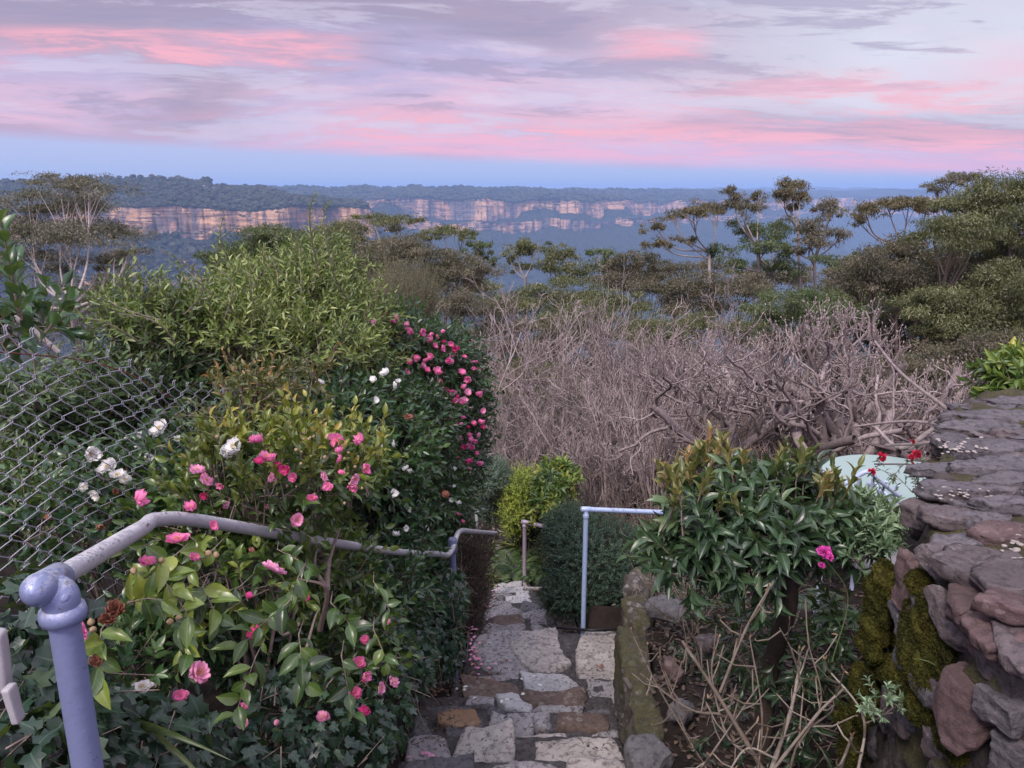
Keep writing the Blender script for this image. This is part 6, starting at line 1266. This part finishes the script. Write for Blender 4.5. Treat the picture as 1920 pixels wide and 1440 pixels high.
gum('dark brown domed tree left of centre', 30, [(770, 475, 80, 34), (720, 500, 70, 34), (840, 500, 60, 32), (780, 525, 110, 36), (880, 515, 50, 30), (690, 470, 40, 24)], 790, 'euc_brown', .2, 'bark', seed=4, dens=1.2)
gum('small wind-swept gum to the right of the brown dome top', 42, [(830, 436, 42, 12), (868, 440, 26, 10), (800, 440, 22, 10)], 840, 'euc_olive', .12, seed=5, fork=(842, 470), dens=1.0)
gum('little dark gum clump right of the brown dome', 38, [(893, 458, 24, 13), (905, 475, 18, 12), (925, 490, 16, 10)], 900, 'euc_green', .10, seed=6, fork=(900, 500), dens=1.1)
gum('rounded green gum with pale limbs at the centre of the view', 40, [(970, 465, 28, 18), (1000, 462, 28, 18), (955, 482, 16, 14), (975, 500, 24, 12)], 985, 'euc_olive', .13, seed=7, fork=(985, 520), dens=1.0)
gum('wide low green gum right of the central one', 42, [(1040, 470, 26, 13), (1062, 482, 34, 14), (1030, 495, 26, 14), (1080, 500, 40, 18), (1048, 512, 34, 14)], 1055, 'euc_olive', .13, seed=8, fork=(1050, 530), dens=1.0)
gum('small flat gum at centre right, separate from its neighbours', 46, [(1122, 472, 22, 9), (1142, 476, 20, 10), (1128, 490, 26, 9)], 1130, 'euc_green', .1, seed=9, fork=(1130, 515), dens=1.0)
gum('brown domed gum below the small flat one', 38, [(1200, 490, 36, 22), (1170, 510, 40, 22), (1225, 515, 34, 20), (1150, 530, 36, 18), (1200, 535, 50, 20)], 1195, 'euc_brown', .13, 'bark', seed=10, dens=1.1)
gum('broad olive canopy beneath the central gums', 33, [(1010, 555, 60, 20), (1070, 545, 60, 20), (960, 570, 50, 18), (1040, 580, 80, 24), (1110, 560, 50, 18)], 1030, 'euc_olive', .2, 'bark', seed=11, dens=1.0)
gum('rust-tinted flat gum reaching left at centre right', 36, [(1262, 405, 26, 9), (1300, 398, 34, 13), (1340, 388, 34, 14), (1232, 425, 20, 12), (1245, 455, 30, 12), (1285, 450, 20, 8)], 1350, 'euc_rust', .13, seed=12, fork=(1330, 470), dens=1.0)
gum('tall gum with two rusty tufts in the right-centre group', 35, [(1385, 372, 26, 17), (1425, 372, 20, 16), (1400, 390, 26, 12), (1372, 355, 14, 8)], 1440, 'euc_brown', .13, seed=13, fork=(1420, 450), dens=1.0)
gum('gum with the highest round rusty head in the right-centre group', 35, [(1485, 350, 34, 16), (1500, 368, 26, 18), (1470, 362, 20, 14), (1485, 388, 18, 12)], 1500, 'euc_rust', .12, seed=14, fork=(1497, 420), dens=1.1)
gum('dark green many-tiered gum in the right-centre group', 36, [(1405, 428, 32, 18), (1440, 440, 38, 20), (1460, 425, 22, 16), (1425, 462, 40, 14), (1470, 470, 24, 16), (1480, 495, 34, 16), (1440, 500, 30, 14), (1355, 470, 34, 12), (1375, 495, 30, 14)], 1445, 'euc_green', .14, seed=15, fork=(1450, 500), dens=.95)
gum('slender gum with drooping dark tiers, right of the rusty head', 34, [(1545, 385, 26, 14), (1558, 400, 18, 12), (1520, 420, 34, 16), (1545, 440, 34, 18), (1520, 455, 30, 12), (1575, 440, 10, 14), (1495, 470, 18, 10)], 1528, 'euc_brown', .13, seed=16, fork=(1527, 480), dens=.95)
gum('umbrella-shaped gum on bare curved limbs near the right', 28, [(1625, 395, 34, 17), (1665, 380, 40, 17), (1705, 378, 38, 16), (1738, 388, 28, 16), (1610, 412, 18, 12)], 1690, 'euc_rust', .12, 'bark', seed=17, fork=(1695, 462), dens=1.0, limb_n=6)
gum('airy gum tuft leaning over the top of the right-hand mass', 26, [(1775, 342, 34, 15), (1815, 332, 36, 14), (1845, 342, 26, 14), (1755, 355, 16, 10)], 1850, 'euc_grey', .12, 'bark', seed=18, fork=(1800, 420), dens=.9)
gum('dense olive gum filling the upper right edge', 20, [(1880, 360, 60, 36), (1930, 350, 50, 34), (1830, 395, 70, 34), (1900, 410, 70, 44), (1790, 430, 70, 30), (1850, 460, 80, 40), (1930, 470, 60, 50)], 1900, 'euc_olive', .2, 'bark', seed=19, dens=1.7, leafpx=6.2, hang=.9)
gum('spreading olive gum mass in the middle right', 22, [(1700, 470, 60, 24), (1640, 495, 60, 24), (1740, 500, 80, 34), (1680, 530, 90, 34), (1600, 520, 50, 22), (1800, 520, 70, 40)], 1720, 'euc_brown', .2, 'bark', seed=20, dens=1.6, leafpx=6, hang=.9)
gum('dark drooping gum foliage at the lower right edge above the wall', 17, [(1880, 540, 70, 44), (1800, 570, 70, 34), (1930, 590, 60, 44), (1860, 610, 80, 30), (1740, 570, 60, 30), (1780, 620, 60, 24)], 1860, 'euc_olive', .18, 'bark', seed=21, dens=1.7, leafpx=7, hang=.9)
gum('small pale green gum at the left foot of the right-hand mass', 30, [(1560, 488, 30, 12), (1590, 495, 34, 14), (1615, 485, 26, 12), (1575, 510, 36, 12)], 1580, 'euc_green', .12, seed=22, fork=(1585, 520), dens=1.0)
gum('brown shrubby gums behind the leftmost pruned tree', 26, [(1330, 535, 70, 30), (1260, 550, 60, 26), (1400, 540, 60, 30), (1300, 570, 80, 30)], 1330, 'euc_brown', .15, 'bark', seed=23, dens=1.1)
gum('rounded wattle with grey-green crown above the pruned trees', 20, [(1480, 560, 60, 26), (1430, 590, 50, 26), (1540, 570, 60, 28), (1500, 600, 70, 26), (1590, 590, 50, 26)], 1500, 'euc_green', .14, 'bark', seed=24, dens=1.0, name='wattle_tree')
gum('low olive wattle in the hollow behind the bare trees', 17, [(1250, 615, 60, 22), (1200, 635, 50, 22), (1320, 610, 60, 22), (1260, 650, 70, 24), (1380, 620, 50, 24)], 1260, 'euc_olive', .12, 'bark', seed=25, dens=1.0, name='wattle_tree')
gum('olive bush canopy under the brown dome', 24, [(850, 570, 70, 26), (780, 585, 70, 28), (910, 580, 50, 24), (700, 560, 60, 30), (960, 610, 70, 22), (1060, 620, 70, 24)], 850, 'euc_brown', .15, 'bark', seed=26, dens=1.0, name='wattle_tree')
gum('grey-brown scrub tree below the left gum', 17, [(90, 600, 90, 40), (180, 560, 60, 40), (20, 620, 60, 40), (220, 530, 40, 24)], 110, 'euc_grey', .06, 'bark', seed=27, dens=.55, name='scrub_tree', leafpx=6)
gum('shaded gum crowns on the slope behind the right-centre group', 52, [(1250, 510, 50, 20), (1330, 505, 50, 20), (1420, 520, 50, 20), (1500, 525, 50, 20), (1150, 520, 50, 20), (1560, 535, 40, 20)], 1350, 'euc_brown', .2, 'bark', seed=28, dens=1.0)
gum('distant olive gum crowns on the slope below the green tree', 48, [(620, 500, 60, 30), (540, 520, 60, 30), (680, 520, 50, 30), (460, 530, 60, 26), (900, 545, 60, 24)], 620, 'euc_olive', .2, 'bark', seed=29, dens=1.0)

gum('low brown gum crowns low in the centre behind the bare trees', 30, [(900, 640, 60, 26), (980, 650, 60, 26), (1060, 640, 60, 26), (1130, 620, 50, 26), (850, 650, 50, 30), (1020, 690, 80, 28), (930, 700, 70, 28), (1120, 690, 60, 28)], 1000, 'euc_brown', .15, 'bark', seed=41, dens=1.0)
gum('olive gum crowns half hidden behind the bare pink tree', 26, [(1180, 570, 50, 24), (1120, 590, 50, 22), (1200, 610, 50, 24), (1060, 600, 50, 22)], 1150, 'euc_olive', .15, 'bark', seed=42, dens=1.0)
gum('shadowy brown gum crowns beneath the right-hand mass', 24, [(1650, 590, 60, 26), (1720, 610, 70, 30), (1600, 620, 60, 26), (1540, 640, 60, 26), (1680, 650, 70, 30), (1440, 650, 70, 28), (1780, 650, 60, 30)], 1650, 'euc_brown', .15, 'bark', seed=43, dens=1.6)

gum('deep olive gum crowns filling the gap behind the umbrella-shaped gum', 27, [(1760, 560, 90, 40), (1680, 575, 80, 36), (1840, 540, 80, 50), (1900, 600, 70, 50), (1600, 560, 60, 30), (1820, 640, 90, 40), (1920, 520, 60, 50)], 1760, 'euc_olive', .15, 'bark', seed=44, dens=1.5)

gum('small olive bush showing through the bare twigs at the centre', 16.5, [(1000, 700, 60, 24), (1050, 735, 60, 24), (960, 740, 50, 20), (1030, 780, 50, 20)], 1010, 'euc_olive', .05, 'bark', seed=45, dens=.9, name='scrub_tree', leafpx=6)
gum('small grey-green bush low in the hollow behind the cane thicket', 14.5, [(1120, 800, 60, 26), (1180, 780, 50, 24), (1090, 840, 50, 24), (930, 800, 40, 24)], 1120, 'euc_green', .05, 'bark', seed=46, dens=.7, name='scrub_tree', leafpx=6)
gum('dark scrubby gum close behind the rightmost pruned tree', 14, [(1700, 690, 80, 34), (1790, 670, 80, 36), (1870, 660, 70, 34), (1620, 700, 60, 30), (1780, 720, 90, 30), (1880, 700, 60, 30)], 1780, 'euc_brown', .07, 'bark', seed=47, dens=1.2, name='scrub_tree', leafpx=6.5)

# ------------------------------------------------------------------ thicket on the slope: one uncountable mass of twigs and dry leaves
def thicket(label, n, xr_, yr_, h, mat, tmat, seed, leafn=3, lf=.03, K=5, hd=0.0):
    rs = np.random.default_rng(seed); g, gt = Geo(), Geo(); y = rs.uniform(*yr_, n) + 0; x = xr_[0] + (xr_[1] - xr_[0]) * rs.random(n); x = x * y / yr_[1] if hd else x
    hh = h * (.50 + .5 * np.clip(fbm(np.stack([x * .7, y * .5, 0 * x], -1), 3, seed) * .5 + .5, 0, 1)) * (.75 + .3 * (y - yr_[0]) / (yr_[1] - yr_[0])); z = ground_z(x, y); b = np.stack([x, y, z], -1); ls = []
    top = b + np.stack([np.clip(rs.normal(0, .4, n), -.8, .8), np.clip(rs.normal(0, .35, n), -.5, .6), np.ones(n)], -1) * (hh * rs.uniform(.45, .95, n))[:, None]; m_ = (b + top) / 2 + rs.normal(0, .16, (n, 3)) * hh[:, None]
    ls = [(np.array([b[i] * .5 + m_[i] * .5, m_[i], m_[i] * .5 + top[i] * .5 + rs.normal(0, .03, 3) * hh[i], top[i]]), np.array([.006, .005, .0035, .0018]) * yr_[0] / 8) for i in range(n)]
    tubes(gt, ls, 3)
    for j in range(3):
        s0 = m_ * (1 - j * .25 - .2) + top * (j * .25 + .2); e = s0 + rs.normal(0, .16, (n, 3)) * hh[:, None] + np.array([0, 0, .16]) * hh[:, None]; tubes(gt, [(np.array([s0[i], (s0[i] + e[i]) / 2 + rs.normal(0, .03, 3), e[i]]), np.array([.004, .003, .0015]) * yr_[0] / 8) for i in range(n)], 3)
        if leafn: 
            for q2 in range(leafn): leaves(g, 'far', s0 + (e - s0) * rs.random((n, 1)), rs.normal(size=(n, 3)), rs.normal(size=(n, 3)) + [0, 0, .8], lf * rs.uniform(.6, 1.3, n), lf * .4, rs.random(n))
    t = thing('thicket', label, 'thicket', (float(x.mean()), float(y.mean()), float(z.mean()))); t['kind'] = 'stuff'; put('twigs', gt, M[tmat], t)['kind'] = 'stuff'
    if leafn: put('foliage', g, M[mat], t)['kind'] = 'stuff'
    return t
thicket('grey-pink twig thicket filling the slope below the bare trees', 1300, (-2.2, 6.5), (13, 20), 2.0, 'euc_brown', 'twig_brown', 1, 5, .05)
thicket('brown scrub on the steep slope beyond the terrace', 3600, (-9, 13), (18, 34), 6.2, 'euc_brown', 'twig_brown', 2, 9, .11)
thicket('dry tangled undergrowth below the pruned trees', 1500, (1.3, 5.0), (6.6, 10.0), .75, 'dead_leaf', 'twig_grey', 3, 2, .035)
thicket('olive scrub on the far slope in front of the valley', 3200, (-22, 26), (34, 58), 11.5, 'euc_olive', 'twig_brown', 4, 9, .22)
thicket('dim green scrub behind the wire fence', 700, (-6, -1.9), (6, 13), 1.1, 'privet_g', 'twig_brown', 5, 8, .05)

# ------------------------------------------------------------------ litter on soil and steps
def litter(name, label, mat, spots, size, seed, tint=(0, 1)):
    rs = np.random.default_rng(seed); g = Geo()
    for (x0, x1, y0, y1, n, zo) in spots:
        x, y = rs.uniform(x0, x1, n), rs.uniform(y0, y1, n); z = ground_z(x, y) + zo + rs.uniform(0, .02, n) if zo is not None else 0; p = np.stack([x, y, z], -1)
        leaves(g, 'mid', p, np.stack([rs.normal(size=n), rs.normal(size=n), rs.normal(0, .2, n)], -1), np.array([0, 0, 1.]) + rs.normal(0, .3, (n, 3)), size * rs.uniform(.5, 1.3, n), size * .5, rs.random(n))
    return tag(put(name, g, M[mat]), label, 'litter', kind='stuff')
bush('ground_cover', 'low dim leafy ground cover over the soil beside the kerb', 'ground cover', [(np.array([1.15, 3.6, -2.62]), (.3, .45, .10)), (np.array([1.35, 4.6, -2.85]), (.4, .6, .12)), (np.array([1.05, 2.9, -2.5]), (.25, .4, .08)), (np.array([1.5, 5.6, -3.0]), (.5, .5, .2))], 'ivy', 260, leafkind='near', L=.08, K=6, leaf=(.045, .020), up=.4, spread=.8, inner=.3, base=(1.2, 4, 0), stem=False, tint=(0, .8))
litter('leaf_litter', 'dark fallen leaves covering the garden bed soil', 'leaf_litter', [(.7, 2.2, 1.9, 4.5, 3800, .0), (.95, 2.6, 4.5, 6.6, 1800, .0), (-.95, -.5, 2.8, 6, 900, .0), (.45, 1.6, 5.5, 7.5, 900, 0)], .045, 3)
def petals(label, spots, mat, seed, size=.022):
    rs = np.random.default_rng(seed); g = Geo()
    for (u, v, z, su, sv_, n) in spots:
        p = np.array([onz(u + rs.normal(0, su), v + rs.normal(0, sv_), z) for _ in range(n)]); p[:, 2] += .006 + rs.uniform(0, .006, n)
        leaves(g, 'mid', p, np.stack([rs.normal(size=n), rs.normal(size=n), 0 * rs.random(n)], -1), np.array([0, 0, 1.]) + rs.normal(0, .25, (n, 3)), size * rs.uniform(.7, 1.3, n), size * .8, rs.random(n))
        g.A[-1][:, 1] *= .3
    return tag(put('fallen_petals', g, M[mat]), label, 'petals', kind='stuff')
petals('pink petals fallen along the left edge of the landing and steps', [(890, 1205, -3.38, 5, 20, 16), (900, 1250, -3.38, 12, 9, 9), (888, 1235, -3.38, 8, 15, 10), (914, 1120, -4.2, 8, 12, 9), (922, 1112, -4.3, 8, 5, 5), (800, 1420, -2.80, 14, 3, 8), (920, 1155, -3.85, 4, 3, 3)], 'pet_lpink', 5, .030)
petals('withered brownish petals on the stones', [(947, 1237, -3.37, 2, 2, 5), (1125, 1252, -3.37, 4, 3, 6), (890, 1225, -3.38, 6, 22, 20), (900, 1270, -3.2, 20, 6, 14), (820, 1300, -3.05, 18, 6, 12)], 'pet_dry', 6)
petals('few white petals scattered on the steps', [(894, 1309, -3.08, 1, 1, 1), (870, 1295, -3.08, 12, 4, 3), (950, 1300, -3.08, 40, 20, 8)], 'pet_white', 7, .03)

baretree('bare_tree', 'small bare tree with arching fine twigs in front of the central thicket', 'bare tree', .75, 11.2, fan(6, .7, 1.7, .03, sd=31), dict(FINE, n=[5, 5, 4, 3]), 'bark_white', 51, mats2='twig_pink')
baretree('bare_tree', 'bare shrub arching left toward the pink camellia', 'bare tree', -.15, 12.6, fan(7, .8, 1.9, .03, (-.1, 0), sd=32), FINE, 'bark_white', 52, mats2='twig_grey')
baretree('bare_tree', 'fine bare tree between the central and the pruned trees', 'bare tree', 2.0, 11.4, fan(6, .75, 1.9, .03, sd=33), dict(FINE, n=[5, 5, 4, 3]), 'bark', 53, mats2='twig_grey')
litter('leaf_litter', 'dark leaf crumbs gathered in the joints and edges of the steps', 'leaf_litter', [(-.56, -.30, 3.2, 4.6, 260, .16), (-.3, -.1, 4.6, 5.4, 60, .14), (.35, .60, 3.2, 4.7, 160, .15), (-.25, .3, 5.5, 9.4, 300, .14), (-.5, .6, 3.2, 4.8, 160, .15)], .022, 9)

# thin dry twigs standing in the right-hand bed
t = thing('twiggy_shrub', 'thin dark dry twigs standing in the bed between the kerb and the broad-leaved shrub', 'bare shrub', (1.05, 3.7, float(ground_z(1.05, 3.7)))); rs = np.random.default_rng(91); L1 = []; tp = []
for k in range(16):
    b = np.array([rs.uniform(.85, 1.5), rs.uniform(2.9, 4.6), 0]); b[2] = float(ground_z(b[0], b[1])) - .02
    grow(L1, tp, b, unit(np.append(rs.normal(0, .35, 2), 1.0)), rs.uniform(.35, .7), .0045, 0, dict(lev=2, n=[5, 3], lr=[.5, .5], sp=[.6, .7], up=[.2, .2], wob=[.15, .2], seg=6, rr=.6, rmin=.0016, start=.25), rs)
g = Geo(); tubes(g, L1, 5); put('twigs', g, M['twig_tan'], t)
# ------------------------------------------------------------------ the blue mountain air
HAZE_COL = (.37, .57, .93); HAZE_D = 1.0e-4
g = Geo(); cv, cf = cube_sphere(1, 1, 1)
g.add(cv * np.array([33000, 16600, 500]) + np.array([0, 15500, -415]), cf)
m, q = newmat('valley_haze'); vol = q.n('ShaderNodeVolumePrincipled', Color=HAZE_COL, Density=HAZE_D, Anisotropy=0.0)
vol.inputs['Density Attribute'].default_value = ''; vol.inputs['Color Attribute'].default_value = ''; vol.inputs['Temperature Attribute'].default_value = ''
o = q.n('ShaderNodeOutputMaterial'); q.L.new(vol.outputs[0], o.inputs[1])
m.cycles.homogeneous_volume = True
hz = put('haze', g, m, smooth=False); tag(hz, 'thin blue air filling the valley', 'haze', kind='stuff')
